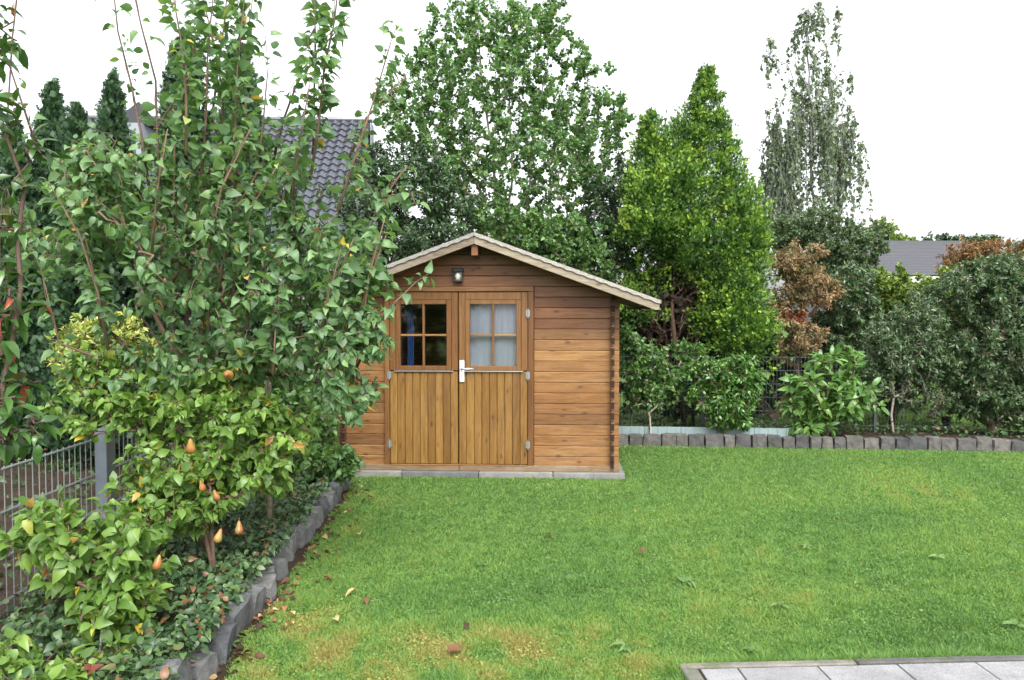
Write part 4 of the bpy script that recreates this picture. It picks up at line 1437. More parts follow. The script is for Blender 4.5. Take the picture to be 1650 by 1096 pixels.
bush('viburnum_shrub', 'very large dark grey green evergreen shrub at the right edge', 'shrub', gz(1600, 10.9, 0.06),
     [(1575, 470, 10.9, 75, 65, 0.7, 12), (1620, 440, 10.9, 50, 40, 0.6, 6), (1600, 560, 10.8, 85, 70, 0.8, 14), (1650, 560, 10.9, 40, 110, 0.6, 9), (1540, 590, 10.9, 55, 50, 0.5, 7), (1600, 640, 10.8, 75, 30, 0.6, 7), (1660, 650, 10.8, 40, 50, 0.5, 6), (1560, 660, 10.9, 30, 20, 0.4, 1.5)],
     'holly', T_NARROW, 0.07, 1800, 24, r_tip=0.0025, r_max=0.045, clumpy=0.4,
     trunk=[[P(1600, 690, 10.9), P(1580, 640, 10.9), P(1560, 520, 10.9)], [P(1605, 690, 10.9), P(1625, 630, 10.9), P(1630, 500, 10.9)], [P(1600, 660, 11.0), P(1605, 560, 11.0)]])
bush('smoke_bush', 'orange brown leaved shrub top standing up behind the large dark shrub', 'shrub', gz(1600, 12.8),
     [(1600, 405, 12.8, 60, 24, 0.5, 9), (1560, 415, 12.8, 40, 32, 0.5, 5), (1635, 415, 12.8, 30, 30, 0.5, 4), (1535, 432, 12.8, 32, 32, 0.4, 3)],
     'orange', T_NARROW, 0.06, 360, 22, clumpy=0.5)
bush('far_tree', 'round dark far tree on the skyline right of the grey roof', 'tree', gz(1530, 55), [(1525, 388, 55, 38, 16, 1.6, 5), (1585, 388, 55, 42, 13, 1.6, 5)], 'dark', T_SMALL, 0.24, 160, 16, r_tip=0.02, r_max=0.2)
bush('far_tree', 'yellow green far tree left of the grey roof ridge', 'tree', gz(1430, 40), [(1420, 375, 40, 32, 26, 1.2, 5), (1452, 388, 40, 28, 12, 0.8, 3)], 'yellowgreen', T_SMALL, 0.16, 170, 18, r_tip=0.012, r_max=0.16)
# backs of the neighbouring plots: hedges one sees through the gaps
bush('hedge', 'long dark hedge close behind the back fence on the right', 'hedge', gz(1250, 12.7),
     [(1010 + 70 * i, 580, 12.9, 55, 100, 0.4, 1) for i in range(7)], 'dark', T_SMALL, 0.10, 900, 22, stems=6)
bush('hedge', 'dark hedge behind the shed and the left conifers', 'hedge', gz(480, 12.8),
     [(300 + 95 * i, 480, 12.8, 65, 120, 0.6, 1) for i in range(6)], 'dark', T_SMALL, 0.11, 900, 20, stems=6)
bush('hedge', 'dark low hedge at the far left beyond the steel fence', 'hedge', gz(90, 11.5),
     [(-60 + 90 * i, 560, 11.5, 60, 110, 0.6, 1) for i in range(5)], 'dark', T_SMALL, 0.10, 700, 20, stems=6)

bush('hedge', 'lighter mixed hedge between the russet maple and the right edge', 'hedge', gz(1500, 12.9),
     [(1370 + 75 * i, 545, 12.9, 60, 75, 0.4, 1) for i in range(8)], 'mid2', T_SMALL, 0.08, 1000, 22, stems=8, r_tip=0.003)

# shrubs in the back bed, in front of the fence
bush('rose_shrub', 'loose mixed green shrub with a thin pale stem just right of the shed', 'shrub', gz(1050, 10.5, 0.08),
     [(1030, 585, 10.9, 40, 50, 0.3, 7), (1065, 608, 10.9, 50, 46, 0.3, 8), (1040, 635, 10.9, 42, 24, 0.25, 4), (1105, 565, 11.0, 22, 26, 0.2, 2), (1008, 545, 10.9, 18, 26, 0.2, 2)],
     'mid', T_SMALL, 0.068, 360, 18, 'pale_bark', r_tip=0.0025, r_max=0.014, clumpy=0.5, trunk=[[P(1048, 640, 10.8), P(1040, 580, 10.9)]])
bush('camellia_shrub', 'rounded glossy bright green shrub in the middle of the back bed', 'shrub', gz(1172, 10.42, 0.08),
     [(1170, 630, 10.55, 62, 52, 0.4, 12), (1190, 600, 10.6, 40, 35, 0.4, 5), (1130, 600, 10.65, 35, 35, 0.4, 3), (1178, 675, 10.45, 40, 22, 0.25, 4)],
     'camellia', T_LAUREL, 0.072, 480, 15, r_max=0.02, clumpy=0.7, n_obj=150)
bush('laurel_bush', 'light green large leaved laurel bush standing out before the dark shrubs', 'shrub', gz(1335, 10.5, 0.08),
     [(1350, 590, 10.45, 45, 38, 0.35, 9), (1375, 630, 10.4, 45, 40, 0.4, 9), (1305, 640, 10.4, 45, 35, 0.4, 8), (1290, 690, 10.35, 25, 16, 0.25, 3), (1340, 670, 10.4, 50, 30, 0.4, 7), (1270, 615, 10.45, 18, 18, 0.25, 2)],
     'laurel', T_LAUREL, 0.135, 130, 13, r_tip=0.005, r_max=0.02, clumpy=0.6, n_obj=300, droop=0.15, along=0.9, nup=1.3)

# ================================================================== THE LEFT BED
# pear tree
TD = 5.2
tb = np.array((-2.02, 5.45, 0.10))
ptree = thing('pear_tree', 'large pear tree with heart shaped leaves and tall bare shoots left of the shed', 'tree', tb)
w = Wood()
w.add(tb, -1)
crotch = P(322, 640, 5.4)
w.line([tb, P(333, 820, 5.45), crotch], 0, 0.15, 0.012)
for ln in ([crotch, P(328, 500, 5.3), P(325, 330, 5.25), P(330, 180, 5.3)], [crotch, P(380, 520, 5.2), P(378, 360, 5.2), P(380, 200, 5.3)], [crotch, P(230, 480, 5.2), P(170, 380, 5.1), P(110, 310, 5.0)],
           [crotch, P(430, 560, 5.1), P(500, 540, 4.9), P(570, 540, 4.8)], [crotch, P(430, 430, 5.3), P(490, 280, 5.3), P(510, 200, 5.3)], [crotch, P(400, 600, 5.5), P(540, 440, 5.4), P(600, 420, 5.3)], [crotch, P(260, 560, 4.9), P(220, 500, 4.7)]):
    j = int(np.argmin(np.linalg.norm(np.array(w.p) - ln[0], axis=1)))
    lid = 1 + max(w.limb)
    w.line(ln, j, 0.15, 0.014, lid)
E = [(330, 430, 5.2, 210, 150, 0.75, 30), (130, 320, 5.1, 105, 85, 0.6, 8), (90, 400, 5.0, 70, 70, 0.5, 2.5), (470, 520, 5.1, 120, 120, 0.6, 16), (565, 560, 4.9, 66, 110, 0.35, 15), (592, 440, 5.2, 42, 32, 0.3, 4.5),
     (430, 280, 5.3, 120, 80, 0.6, 10), (250, 300, 5.2, 130, 90, 0.6, 10), (300, 580, 5.1, 170, 60, 0.6, 10), (570, 640, 4.9, 45, 35, 0.25, 2.5), (600, 300, 5.3, 45, 35, 0.3, 1.5), (180, 230, 5.2, 60, 60, 0.4, 2), (500, 400, 5.2, 70, 90, 0.5, 6)]
tot = sum(e[6] for e in E)
tips = clump(np.concatenate([ell(*e[:6], int(600 * e[6] / tot)) for e in E]), 0.4)
paths = w.grow(tips, tb, 0.06, 5, 0.018)
SH = [([(240, 300), (222, 190), (203, 110), (186, 20), (178, -60)], 34), ([(258, 300), (252, 190), (244, 100), (222, 10), (205, -60)], 20), ([(300, 250), (300, 120), (285, 30), (275, -60)], 83), ([(325, 280), (334, 150), (338, 40), (345, -60)], 129),
      ([(378, 300), (380, 170), (388, 40), (395, -60)], 141), ([(400, 260), (392, 120), (402, 30), (412, -50)], 83), ([(500, 290), (516, 170), (532, 60), (548, -50)], 135), ([(505, 250), (512, 120), (508, 40), (503, -50)], 108), ([(545, 340), (585, 220), (612, 130), (640, 40)], 62),
      ([(60, 240), (30, 150), (5, 80), (-10, 10)], 16), ([(440, 260), (470, 140), (525, 60), (560, 30)], 26), ([(560, 260), (590, 190), (640, 150), (655, 120)], 22), ([(230, 260), (250, 200), (300, 150), (320, 60)], 24), ([(360, 230), (355, 100), (330, 20), (320, -60)], 60), ([(340, 200), (352, 100), (366, 20), (372, -60)], 94), ([(410, 300), (425, 190), (432, 110), (428, 60)], 40), ([(470, 320), (488, 200), (500, 110), (496, 60)], 50), ([(290, 200), (310, 110), (318, 20), (322, -60)], 81), ([(620, 330), (640, 300), (662, 310), (670, 330)], 14)]
for q in range(34):                                       # more upright and arching shoots through the crown
    x0 = rng.uniform(90, 600)
    y0 = rng.uniform(360, 620)
    ln = rng.uniform(140, 280)
    if 420 < x0 < 575: y0, ln = rng.uniform(560, 620), rng.uniform(140, 220)
    dx_ = rng.normal() * 25 + (x0 - 330) * 0.12
    SH.append(([(x0, y0), (x0 + dx_ * 0.3, y0 - ln * 0.35), (x0 + dx_ * 0.8, y0 - ln * 0.7), (x0 + dx_ * 1.6, max(150, y0 - ln))], int(ln * 0.24)))
shoots = []
for pl, nl in SH:
    d0 = rng.uniform(4.75, 5.4)
    q = [P(a, b_, d0 - 0.04 * i) for i, (a, b_) in enumerate(pl)]
    j = int(np.argmin(np.linalg.norm(np.array(w.p) - q[0], axis=1)))
    n0 = len(w.p)
    lid = 1 + max(w.limb)
    w.line([w.p[j]] + q, j, 0.10, 0.006, lid)
    seg_ = np.array(w.p[n0:])
    bm = bmesh.new()
    sel = seg_[::3] - tb
    tube(bm, sel, list(np.linspace(0.0095, 0.0032, len(sel))), 6)
    bm_obj('shoot', bm, M['shoot_bark'], ptree, smooth=True)
    cum = np.linspace(0.12, 1, nl)
    for c in cum:
        u = c * (len(seg_) - 1)
        i0 = min(int(u), len(seg_) - 2)
        shoots.append((seg_[i0] + (seg_[i0 + 1] - seg_[i0]) * (u - i0), nrmz(seg_[i0 + 1] - seg_[i0])))
link('trunk', w.mesh(tb, 0.0022, 0.055, 0.5, 9, {0}), M['bark'], ptree)
limbs = sorted(set(w.limb) - {0})
sizes_ = {q: w.limb.count(q) for q in limbs}
bigl = sorted(limbs, key=lambda q: -sizes_[q])[:24]
for q in bigl:
    me = w.mesh(tb, 0.0022, 0.03, 0.5, 6, {q}, 'branch')
    link('branch', me, M['shoot_bark'], ptree)
me = w.mesh(tb, 0.0022, 0.03, 0.5, 5, set(limbs) - set(bigl), 'twigs')
if me: link('twigs', me, M['shoot_bark'], ptree)['kind'] = 'stuff'
pos, ax, nr = twig_leaves(paths, 15, 0.85, 0.9, 0.3, 0.08, 0.024, 0.6, 0.9)
sp = np.array([s_[0] for s_ in shoots]); st = np.array([s_[1] for s_ in shoots])
rad = nrmz(np.cross(st, rdir(len(sp))))
ax2 = nrmz(rad + 0.35 * st + np.array((0, 0, -0.35)) + 0.25 * rng.normal(size=sp.shape))
pos = np.concatenate((pos, sp + ax2 * 0.03)); ax = np.concatenate((ax, ax2))
nr = np.concatenate((nr, nrmz(np.array((0, 0, 0.8)) + 0.7 * rng.normal(size=sp.shape))))
sz = np.where(np.arange(len(pos)) >= len(pos) - len(sp), 0.082, 0.068) * (0.5 + 0.75 * rng.random(len(pos)))
tint = np.where(rng.random(len(pos)) > 0.982, 0.95 + 0.05 * rng.random(len(pos)), 0.93 * rng.beta(2, 2.3, len(pos)))
leaves(ptree, tb, pos, ax, nr, sz, T_PEAR, LM['pear'], tint, 300)
# petioles of the shoots are too thin to see; the rest hang on the twigs


def pear(parent, base, p, s=1.0, tilt=(0.0, 0.0), label=None):
    bm = bmesh.new()
    prof = [(0, 0.0), (0.013, 0.001), (0.022, 0.008), (0.0265, 0.022), (0.025, 0.037), (0.019, 0.053), (0.0135, 0.068), (0.010, 0.082), (0.005, 0.089), (0, 0.091)]
    tube(bm, [(0, 0, -0.086 + z) for r, z in prof], [max(r, 0.0008) for r, z in prof], 14)
    o = bm_obj('pear', bm, M['pear'], parent, np.asarray(p) - base, True)
    o.scale = (s, s, s)
    o.rotation_euler = (tilt[0] + random.uniform(-0.3, 0.3), tilt[1] + random.uniform(-0.3, 0.3), random.random() * 6)
    bm = bmesh.new()
    tube(bm, [(0, 0, -0.002), (0.003, 0.001, 0.012), (0.008, 0.002, 0.026)], [0.0022, 0.0018, 0.002], 5)
    bm_obj('stalk', bm, M['shoot_bark'], o)
    return o


def yellow_fn(pos, tint):
    return np.clip(tint + 0.12 * np.sin(pos[:, 0] * 9) * np.sin(pos[:, 2] * 7 + 1), 0, 1)


b1 = np.array((-1.97, 4.05, 0.10))
d1 = bush('dwarf_pear', 'light green young pear bush leaning over the steel fence at the lower left', 'fruit bush', b1,
          [(120, 860, 4.1, 115, 55, 0.3, 11), (60, 862, 4.1, 65, 30, 0.3, 4), (200, 960, 4.0, 65, 85, 0.28, 10), (165, 950, 4.0, 60, 50, 0.28, 6), (180, 1040, 3.85, 50, 40, 0.25, 3), (235, 880, 4.1, 40, 45, 0.25, 4)],
          'dwarf', T_PEAR, 0.072, 210, 13, 'shoot_bark', r_tip=0.0022, r_max=0.010, n_obj=300, droop=0.5, clumpy=0.5, tint_fn=yellow_fn, split=True, seg=6,
          trunk=[[P(192, 960, 4.02), P(196, 900, 4.0)], [P(186, 990, 4.0), P(160, 880, 4.05)]])
for a in ((257, 903, 4.0, 0.85),):
    pear(d1, b1, P(a[0], a[1] - 8, a[2]), a[3])
b4 = np.array((-2.12, 3.38, 0.10))
bush('dwarf_pear', 'lowest young pear shoots with broad leaves in the bottom left corner', 'fruit bush', b4,
     [(20, 1082, 3.35, 60, 24, 0.15, 8), (95, 1092, 3.4, 50, 16, 0.15, 4)],
     'dwarf', T_PEAR, 0.062, 60, 11, 'shoot_bark', r_tip=0.0022, r_max=0.009, n_obj=200, droop=0.5, clumpy=0.5, tint_fn=yellow_fn, seg=6)
b2 = np.array((-1.78, 4.95, 0.10))
d2 = bush('dwarf_pear', 'bushy young pear with orange yellow pears beside the granite kerb', 'fruit bush', b2,
          [(390, 690, 5.0, 95, 75, 0.35, 12), (300, 640, 5.0, 120, 60, 0.4, 12), (180, 640, 4.9, 95, 50, 0.35, 7), (330, 770, 4.9, 100, 60, 0.35, 11), (260, 820, 4.8, 75, 60, 0.3, 8), (420, 760, 5.0, 60, 50, 0.3, 5), (230, 740, 4.8, 45, 50, 0.25, 3), (470, 690, 5.1, 40, 45, 0.25, 3), (150, 590, 4.9, 60, 35, 0.3, 3)],
          'dwarf', T_PEAR, 0.066, 520, 13, 'shoot_bark', r_tip=0.0022, r_max=0.013, n_obj=300, droop=0.5, clumpy=0.5, tint_fn=yellow_fn, split=True, seg=5,
          trunk=[[P(340, 850, 4.9), P(345, 740, 4.95)], [P(330, 860, 4.9), P(290, 720, 4.9)]])
for a in ((307, 708, 4.55, 1.05), (385, 840, 4.6, 0.92), (356, 853, 4.66, 0.95), (345, 790, 4.62, 0.8), (323, 775, 4.66, 0.8)):
    pear(d2, b2, P(*a[:3]), a[3])
pear(d2, b2, P(365, 604, 4.5), 1.15, (0.1, 1.45))

# red tipped shrub at the left edge
b3 = np.array((-2.12, 3.1, 0.1))
bush('photinia_shrub', 'tall shrub with red tipped long leaves at the left edge', 'shrub', b3,
     [(5, 600, 3.15, 42, 120, 0.2, 8), (-20, 450, 3.15, 55, 120, 0.2, 8), (5, 340, 3.15, 35, 45, 0.15, 2.5), (25, 700, 3.2, 30, 50, 0.15, 3), (-10, 200, 3.15, 40, 80, 0.15, 3), (-10, 60, 3.15, 35, 60, 0.15, 2.5), (60, 230, 3.2, 20, 30, 0.1, 1)],
     'photinia', T_LANCE, 0.086, 70, 6, 'shoot_bark', r_tip=0.003, r_max=0.012, n_obj=200, droop=0.45, clumpy=0.2, njit=0.6, seg=6,
     trunk=[[P(-30, 700, 3.15), P(0, 480, 3.15), P(5, 300, 3.15)], [P(40, 300, 3.2), P(10, 220, 3.15), P(20, 60, 3.15), P(30, -30, 3.15)], [P(-50, 600, 3.1), P(-30, 300, 3.15), P(-20, 0, 3.15)]])

# variegated shrub
bush('euonymus_shrub', 'yellow variegated evergreen shrub behind the steel fence', 'shrub', gz(165, 7.2, 0.02),
     [(160, 545, 7.2, 60, 38, 0.35, 10), (120, 580, 7.2, 45, 28, 0.3, 5), (205, 560, 7.2, 40, 50, 0.3, 6), (170, 620, 7.2, 70, 40, 0.3, 4)],
     'variegated', T_NARROW, 0.075, 320, 14, r_max=0.018, clumpy=0.5, up=0.25, along=1.0, droop=-0.1)

bush('hydrangea_shrub', 'leafy mid green shrub filling the corner left of the shed', 'shrub', (-2.25, 7.9, 0.1),
     [(470, 690, 7.7, 75, 70, 0.4, 10), (520, 740, 7.5, 45, 30, 0.25, 4), (420, 620, 7.9, 70, 60, 0.4, 7), (500, 600, 8.0, 45, 50, 0.3, 5), (555, 750, 7.55, 28, 26, 0.2, 2.5)],
     'mid', T_PEAR, 0.075, 330, 13, r_tip=0.003, r_max=0.02, clumpy=0.4)
# stake
bm = bmesh.new()
tube(bm, [P(153, 1120, 3.72), P(160, 1050, 3.74), P(169, 975, 3.77)], 0.0075, 8)
tag(bm_obj('plant_stake', bm, M['galv'], smooth=True), 'thin grey garden stake stuck in the bed at the lower left', 'stake')
bm = bmesh.new()
tube(bm, [(0, 0, 0), (0.004, 0, 0.7), (0.0, 0.004, 1.32)], [0.024, 0.022, 0.022], 8)
tag(bm_obj('wooden_stake', bm, M['barge_wood'], None, (P(432, 600, 5.9)[0], 5.9, 0.09), True), 'round pale wooden stake half hidden in the pear leaves', 'stake')

# ground cover over the left bed
n = 13500
y_ = 2.9 + rng.random(n) ** 1.15 * 5.3
x_ = kerb_x(y_) - 0.05 - (rng.random(n) ** 1.1) * (1.15 + 0.1)
hz = 0.10 + 0.16 * rng.random(n) ** 1.4 + 0.06 * np.sin(x_ * 9 + y_ * 4) + 0.05 * np.sin(y_ * 7.3)
edge = np.clip((kerb_x(y_) - 0.06 - x_) / 0.25, 0, 1)
hz = np.where(edge < 1, 0.17 + 0.08 * rng.random(n), hz)
dens = np.sin(x_ * 13 + 2 * np.sin(y_ * 5)) * np.sin(y_ * 11 + 1.3)
ok = dens > -0.55
pos = np.stack((x_, y_, np.maximum(hz, 0.12)), axis=1)[ok]
ax = nrmz(np.stack((rng.normal(size=len(pos)), rng.normal(size=len(pos)), -0.2 + 0.5 * rng.normal(size=len(pos))), axis=1))
nr = nrmz(np.array((0, -0.35, 1.0)) + 0.5 * rng.normal(size=pos.shape))
o = leaves(None, (0, 0, 0), pos, ax, nr, 0.047 * (0.5 + 0.85 * rng.random(len(pos))), T_PEAR, LM['cover'], None, 0, 'ground_cover')
tag(o, 'dark leafy ground cover filling the left planting bed', 'ground cover', kind='stuff')
# and the weeds and ivy of the back bed
n = 5200
x_ = 1.5 + rng.random(n) * 7.5
y_ = back_y(x_) + 0.5 + rng.random(n) * 1.3
dens = np.sin(x_ * 7 + 2 * np.sin(y_ * 5)) * np.sin(y_ * 9 + x_ * 2)
ok = dens > 0.0
pos = np.stack((x_, y_, 0.10 + 0.16 * rng.random(n) ** 2), axis=1)[ok]
ax = nrmz(rng.normal(size=pos.shape) * np.array((1, 1, 0.4)))
nr = nrmz(np.array((0, -0.3, 1.0)) + 0.6 * rng.normal(size=pos.shape))
o = leaves(None, (0, 0, 0), pos, ax, nr, 0.06 * (0.5 + 0.8 * rng.random(len(pos))), T_SMALL, LM['cover'], None, 0, 'ground_cover')
tag(o, 'sparse low weeds and litter in the back bed under the shrubs', 'ground cover', kind='stuff')

# small things
pb = P(1524, 688, 12.0)
pot = thing('plant_pot', 'small black plant pot on the ground beyond the right shrubs', 'pot', (pb[0], 12.0, 0))
bm = bmesh.new()
tube(bm, [(0, 0, 0), (0, 0, 0.13), (0, 0, 0.131), (0, 0, 0.155)], [0.055, 0.075, 0.083, 0.084], 14)
bm_obj('body', bm, M['black'], pot)
bm = bmesh.new()
tube(bm, [(0, 0, 0.156), (0, 0, 0.160)], 0.07, 14)
bm_obj('compost', bm, M['soil'], pot)
tb_ = thing('timber_edging', 'long brown timber board edging the ground beyond the steel fence', 'edging', (P(30, 700, 10.2)[0], 10.2, 0))
for k in range(3):
    box_obj('board', (-0.9 + 1.0 * k, -0.02, 0.0), (0.09 + 1.0 * k, 0.02, 0.20), M['timber'], tb_, 0.004)

# fallen leaves on the grass
spots = [(575, 962, 2, 'pale yellow fallen leaf, the brightest one on the lawn beside the pear bed'), (588, 974, 1, 'russet fallen leaf just below the bright yellow one'), (520, 940, 1, 'small brown leaf between the kerb and the yellow fallen leaf'),
         (580, 870, 2, 'straw coloured leaf lying on the lawn halfway up the kerb'), (670, 868, 1, 'single reddish leaf lying below the left shed door'), (545, 1012, 2, 'yellowish leaf on the mossy patch below the yellow leaf'),
         (752, 1016, 0, 'dark curled leaf alone in the middle of the front lawn'), (475, 1002, 2, 'pale leaf near the kerb at the edge of the mossy patch'), (420, 1010, 0, 'dark brown leaf lying right against the lower kerb'),
         (592, 808, 0, 'dark leaf on the lawn in front of the shed corner'), (573, 846, 0, 'dark leaf on the lawn beside the far kerb'), (545, 897, 1, 'brown leaf halfway between kerb and shed door'),
         (880, 868, 0, 'dark leaf in the lawn centre below the shed wall'), (1040, 900, 1, 'russet leaf on the lawn right of centre'), (408, 1064, 1, 'russet leaf at the foot of the nearest kerb stones'), (720, 1062, 1, 'brown leaf at the very front of the mossy patch')]
fl = []
for k in range(3):
    tv = T_PEAR[0].copy()
    tv[:, 2] = tv[:, 2] * 1.6 + 0.25 * np.abs(tv[:, 1])
    tv *= 0.075
    me = fast_mesh('fallen_leaf', tv, T_PEAR[1], np.full(len(tv), (0.12, 0.5, 0.95)[k]))
    me.materials.append(LM['fallen'])
    fl.append(me)
for px, py, k, lab in spots:
    g = G(px, py, 0.0)
    o = link('fallen_leaf', fl[k], None, None, (g[0], g[1], 0.042))
    s = random.uniform(0.7, 1.15)
    o.scale = (s, s, s)
    o.rotation_euler = (random.uniform(-0.4, 0.4), random.uniform(-0.3, 0.3), random.uniform(0, 6.28))
    tag(o, lab, 'leaf', 'fallen leaves on the lawn')
RB = fast_mesh('red_leaf', T_PEAR[0] * np.array((1, 1.25, 1.3)), T_PEAR[1], np.full(len(T_PEAR[0]), 0.6))
RB.materials.append(LM['red'])
for px, py, z, sc, lab in ((120, 1076, 0.22, 0.075, 'large red brown leaf, leftmost of the three low in the bed by the stake'), (140, 1090, 0.22, 0.08, 'large dull red leaf, middle of the three low in the bed by the stake'), (152, 1078, 0.23, 0.065, 'red brown leaf touching the grey stake low in the bed'),
                           (308, 1068, 0.14, 0.06, 'curled russet leaf stuck on end between the nearest kerb stones'), (318, 1008, 0.24, 0.05, 'russet leaf lying on the ground cover behind the kerb'), (395, 775, 0.22, 0.05, 'small reddish leaf on the ground cover near the far kerb')):
    g = G(px, py, z)
    o = link('red_leaf', RB, None, None, g)
    o.scale = (sc, sc, sc)
    o.rotation_euler = (random.uniform(-0.9, 0.9), random.uniform(-0.9, 0.4), random.uniform(0, 6.28))
    tag(o, lab, 'leaf', 'reddish leaves in the planting bed')
# litter in the gutter beside the kerb
n = 140
y_ = 3.3 + rng.random(n) * 4.8
pos = np.stack((kerb_x(y_) + 0.01 + 0.10 * np.abs(rng.normal(size=n)), y_, 0.018 + 0.02 * rng.random(n)), axis=1)
o = leaves(None, (0, 0, 0), pos, nrmz(rng.normal(size=pos.shape) * np.array((1, 1, 0.25))), nrmz(np.array((0, 0, 1.0)) + 0.5 * rng.normal(size=pos.shape)), 0.05 * (0.5 + 0.8 * rng.random(n)), T_PEAR, LM['fallen'], rng.random(n) ** 1.6, 0, 'leaf_litter')
tag(o, 'brown leaf litter caught along the foot of the granite kerb', 'litter', kind='stuff')

# broad leaved weeds in the lawn
for px, py, nleaf, sz, lab in ((1300, 888, 11, 0.10, 'broad leaved weed rosette near the middle of the right lawn'), (1108, 945, 9, 0.10, 'pale weed rosette in the lawn below the camellia'), (1510, 905, 8, 0.09, 'weed rosette in the lawn toward the right edge'),
                              (1008, 1052, 9, 0.09, 'weed rosette at the lawn front left of the patio corner'), (1635, 1015, 7, 0.09, 'weed rosette at the right edge above the patio'), (1215, 1058, 7, 0.08, 'small weed growing against the patio edging'),
                              (1255, 985, 7, 0.08, 'small weed rosette above the patio edge'), (775, 918, 7, 0.06, 'tiny pale weed in the lawn before the shed'), (372, 1048, 14, 0.07, 'bright green weed growing at the foot of the granite kerb')):
    g = G(px, py)
    th = thing('lawn_weed', lab, 'weed', (g[0], g[1], 0.0), group='weeds in the lawn')
    a = rng.random(nleaf) * 6.28
    ax = np.stack((np.cos(a), np.sin(a), 0.35 + 0.4 * rng.random(nleaf)), axis=1)
    pos = np.array((g[0], g[1], 0.025)) + nrmz(ax) * 0.01
    leaves(th, (g[0], g[1], 0.0), pos, ax, np.array((0, 0, 1.0)) + 0.3 * rng.normal(size=(nleaf, 3)), sz * 0.72 * (0.5 + 0.7 * rng.random(nleaf)), T_LANCE, LM['weed'], rng.random(nleaf), nleaf)

# ================================================================== GRASS
def in_shed(x, y):
    lx = (x - SHED[0]) * ck + (y - SHED[1]) * sk
    ly = -(x - SHED[0]) * sk + (y - SHED[1]) * ck
    return (lx > -1.62) & (lx < 1.6) & (ly > -0.10) & (ly < 2.5)


def smooth_noise(x, y, seed, f):
    r = np.random.default_rng(seed)
    v = np.zeros_like(x)
    for _ in range(9):
        a, p, k = r.random() * 6.28, r.random() * 6.28, f * (0.5 + 1.3 * r.random())
        v += np.sin((x * math.cos(a) + y * math.sin(a)) * k + p)
    return v / 3.0


NB = 860000
u = rng.random(NB)
y_ = 1 / (1 / 3.35 - u ** 0.92 * (1 / 3.35 - 1 / 10.6))              # denser towards the viewer
xl, xr = -1.62, 0.72 * y_ + 1.5
x_ = xl + rng.random(NB) * (xr - xl)
ok = (x_ > kerb_x(y_) + 0.04 + 0.025 * np.sin(y_ * 7) + 0.02 * np.sin(y_ * 17.3) + 0.015 * rng.normal(size=NB)) & (y_ < back_y(x_) + 0.01) & ~in_shed(x_, y_)
pc, ps = math.cos(R(1.3)), math.sin(R(1.3))
lx, ly = (x_ - 0.934) * pc + (y_ - 3.775) * ps, -(x_ - 0.934) * ps + (y_ - 3.775) * pc
ok &= ~((lx > 0.012 + 0.010 * rng.normal(size=NB)) & (ly < -0.012 + 0.012 * rng.normal(size=NB)))
x_, y_ = x_[ok], y_[ok]
patch = np.zeros(len(x_))
for px, py, rx, ry, a in ((560, 1050, 0.75, 0.30, 0.50), (850, 1035, 0.5, 0.22, 0.36), (480, 990, 0.35, 0.3, 0.42), (700, 1085, 0.9, 0.2, 0.40), (1430, 800, 1.2, 0.6, 0.17), (1520, 785, 0.9, 0.5, 0.13), (1200, 890, 0.9, 0.3, 0.15), (1020, 1000, 0.8, 0.25, 0.16),
                          (600, 800, 0.3, 0.6, 0.22), (560, 860, 0.18, 0.7, 0.28), (1050, 1085, 0.25, 0.15, 0.35), (1300, 960, 0.8, 0.2, 0.14)):
    g = G(px, py)
    patch += a * np.exp(-(((x_ - g[0]) / rx) ** 2 + ((y_ - g[1]) / ry) ** 2))
patch *= 1.0 * np.clip(0.9 + 0.7 * smooth_noise(x_, y_, 3, 13.0) + 0.3 * smooth_noise(x_, y_, 31, 40.0), 0, 2)
cl = smooth_noise(x_, y_, 8, 34.0)
hm = 1 + 0.28 * smooth_noise(x_, y_, 5, 16.0) + 0.15 * cl
tint = np.clip(0.33 + 0.10 * smooth_noise(x_, y_, 1, 3.2) + 0.09 * cl + patch + 0.19 * rng.normal(size=len(x_)), 0, 1)
tint = np.where(rng.random(len(x_)) > 0.985, 0.9 + 0.1 * rng.random(len(x_)), tint)
nb = len(x_)
lx, ly = lx[ok], ly[ok]
near_edge = (lx > -0.05) & (ly < 0.05)
h = 0.025 * (0.45 + 0.8 * rng.random(nb)) * np.clip(hm, 0.5, 1.6) * np.where(near_edge, 2.4, 1.0)
wd = (0.0024 + 0.0020 * rng.random(nb)) * (0.85 + 0.06 * y_)
a = rng.random(nb) * 2 * math.pi
lean = 0.35 + np.abs(rng.normal(size=nb)) * 1.0
la = a + rng.normal(size=nb)
tip = np.stack((x_ + np.cos(la) * h * lean, y_ + np.sin(la) * h * lean, 0.005 + h / np.sqrt(1 + 0.5 * lean ** 2)), axis=1)
px_, py_ = np.cos(a + 1.57) * wd, np.sin(a + 1.57) * wd
v0 = np.stack((x_ - px_, y_ - py_, np.full(nb, 0.002)), axis=1)
v1 = np.stack((x_ + px_, y_ + py_, np.full(nb, 0.002)), axis=1)
V = np.stack((v0, v1, tip), axis=1).reshape(-1, 3)
F = np.arange(nb * 3).reshape(-1, 3)
o = link('grass', fast_mesh('grass', V, F, np.repeat(tint, 3), False), LM['grass'])
tag(o, 'short mown green grass covering the lawn with yellowish patches', 'grass', kind='stuff')

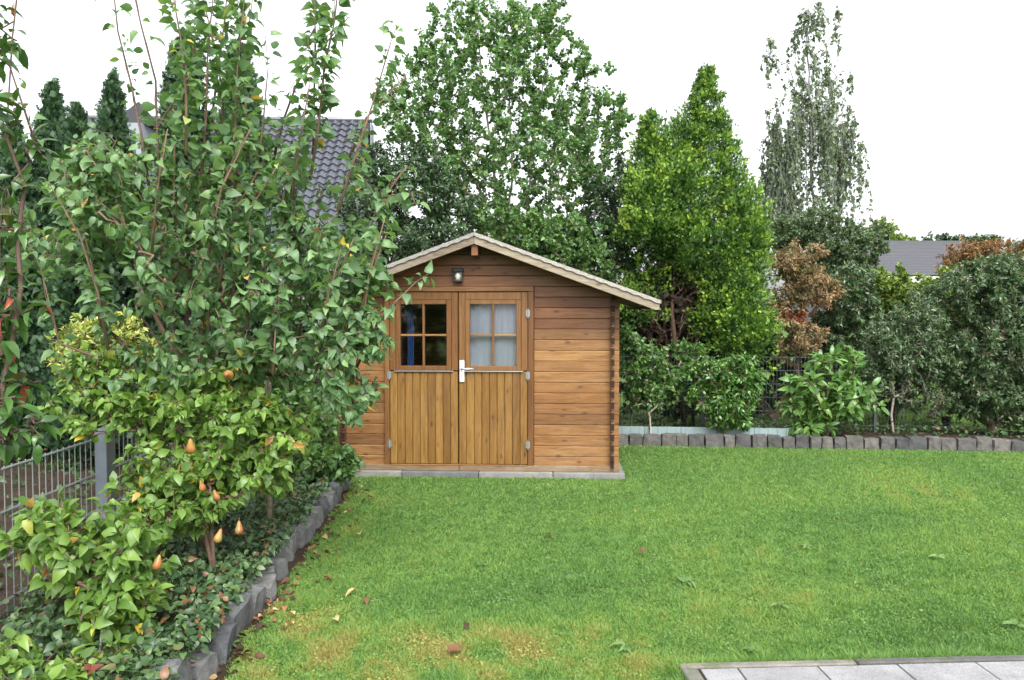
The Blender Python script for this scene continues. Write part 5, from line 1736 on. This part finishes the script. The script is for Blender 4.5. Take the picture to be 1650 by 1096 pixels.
# clover and moss between the blades
pick = rng.choice(nb, 70000, replace=False)
pick = pick[rng.random(len(pick)) < np.clip(0.55 + 0.5 * smooth_noise(x_[pick], y_[pick], 21, 5.0), 0.05, 1)]
n = len(pick)
pos = np.stack((x_[pick], y_[pick], 0.010 + 0.014 * rng.random(n)), axis=1)
ax = nrmz(rng.normal(size=(n, 3)) * np.array((1, 1, 0.3)))
o = leaves(None, (0, 0, 0), pos, ax, nrmz(np.array((0, -0.2, 1.0)) + 0.55 * rng.normal(size=(n, 3))), (0.008 + 0.008 * rng.random(n)) * (0.8 + 0.05 * y_[pick]), T_ROUND, LM['clover'], np.clip(0.4 + 0.8 * patch[pick] + 0.13 * rng.normal(size=n), 0, 1), 0, 'clover')
tag(o, 'small clover and moss leaves growing between the blades of the lawn', 'clover', kind='stuff')

# neighbours' grass seen under the shrubs on the right and through the left fence
def far_grass(x0, x1, y0, y1, n, lab):
    x_ = x0 + rng.random(n) * (x1 - x0)
    y_ = y0 + rng.random(n) * (y1 - y0)
    h = 0.05 * (0.6 + 0.8 * rng.random(n))
    a = rng.random(n) * 6.28
    wd = 0.005
    le = rng.normal(size=(n, 2)) * 0.03
    tip = np.stack((x_ + le[:, 0], y_ + le[:, 1], h), axis=1)
    v0 = np.stack((x_ - np.cos(a) * wd, y_ - np.sin(a) * wd, np.zeros(n)), axis=1)
    v1 = np.stack((x_ + np.cos(a) * wd, y_ + np.sin(a) * wd, np.zeros(n)), axis=1)
    V = np.stack((v0, v1, tip), axis=1).reshape(-1, 3)
    o = link('grass', fast_mesh('grass', V, np.arange(n * 3).reshape(-1, 3), np.repeat(np.clip(0.5 + 0.12 * rng.normal(size=n), 0, 1), 3), False), LM['grass'])
    tag(o, lab, 'grass', kind='stuff')
far_grass(4.5, 13, 12.2, 22, 60000, 'bright grass of the next garden seen under the right shrubs')
def next_bed(u, v):
    x, y = -9.0 + u * 5.95, 2.5 + v * 8.2
    return (x, y, bed_z(x, y, 0.03))


soil_bed('neighbour_bed', next_bed, 24, 32)
n = 5200
x_, y_ = -9.0 + rng.random(n) * 6.0, 2.8 + rng.random(n) * 7.6
ok = np.sin(x_ * 6 + 2 * np.sin(y_ * 4)) * np.sin(y_ * 7 + x_) > -0.1
pos = np.stack((x_, y_, 0.05 + 0.22 * rng.random(n) ** 2), axis=1)[ok]
o = leaves(None, (0, 0, 0), pos, nrmz(rng.normal(size=pos.shape) * np.array((1, 1, 0.4))), nrmz(np.array((0, -0.3, 1.0)) + 0.6 * rng.normal(size=pos.shape)), 0.07 * (0.5 + 0.8 * rng.random(len(pos))), T_SMALL, LM['cover'], None, 0, 'ground_cover')
tag(o, 'dark undergrowth on the soil beyond the left steel fence', 'ground cover', kind='stuff')
far_grass(-6.6, -3.0, 9.0, 10.1, 9000, 'strip of grass of the next garden seen through the steel fence')
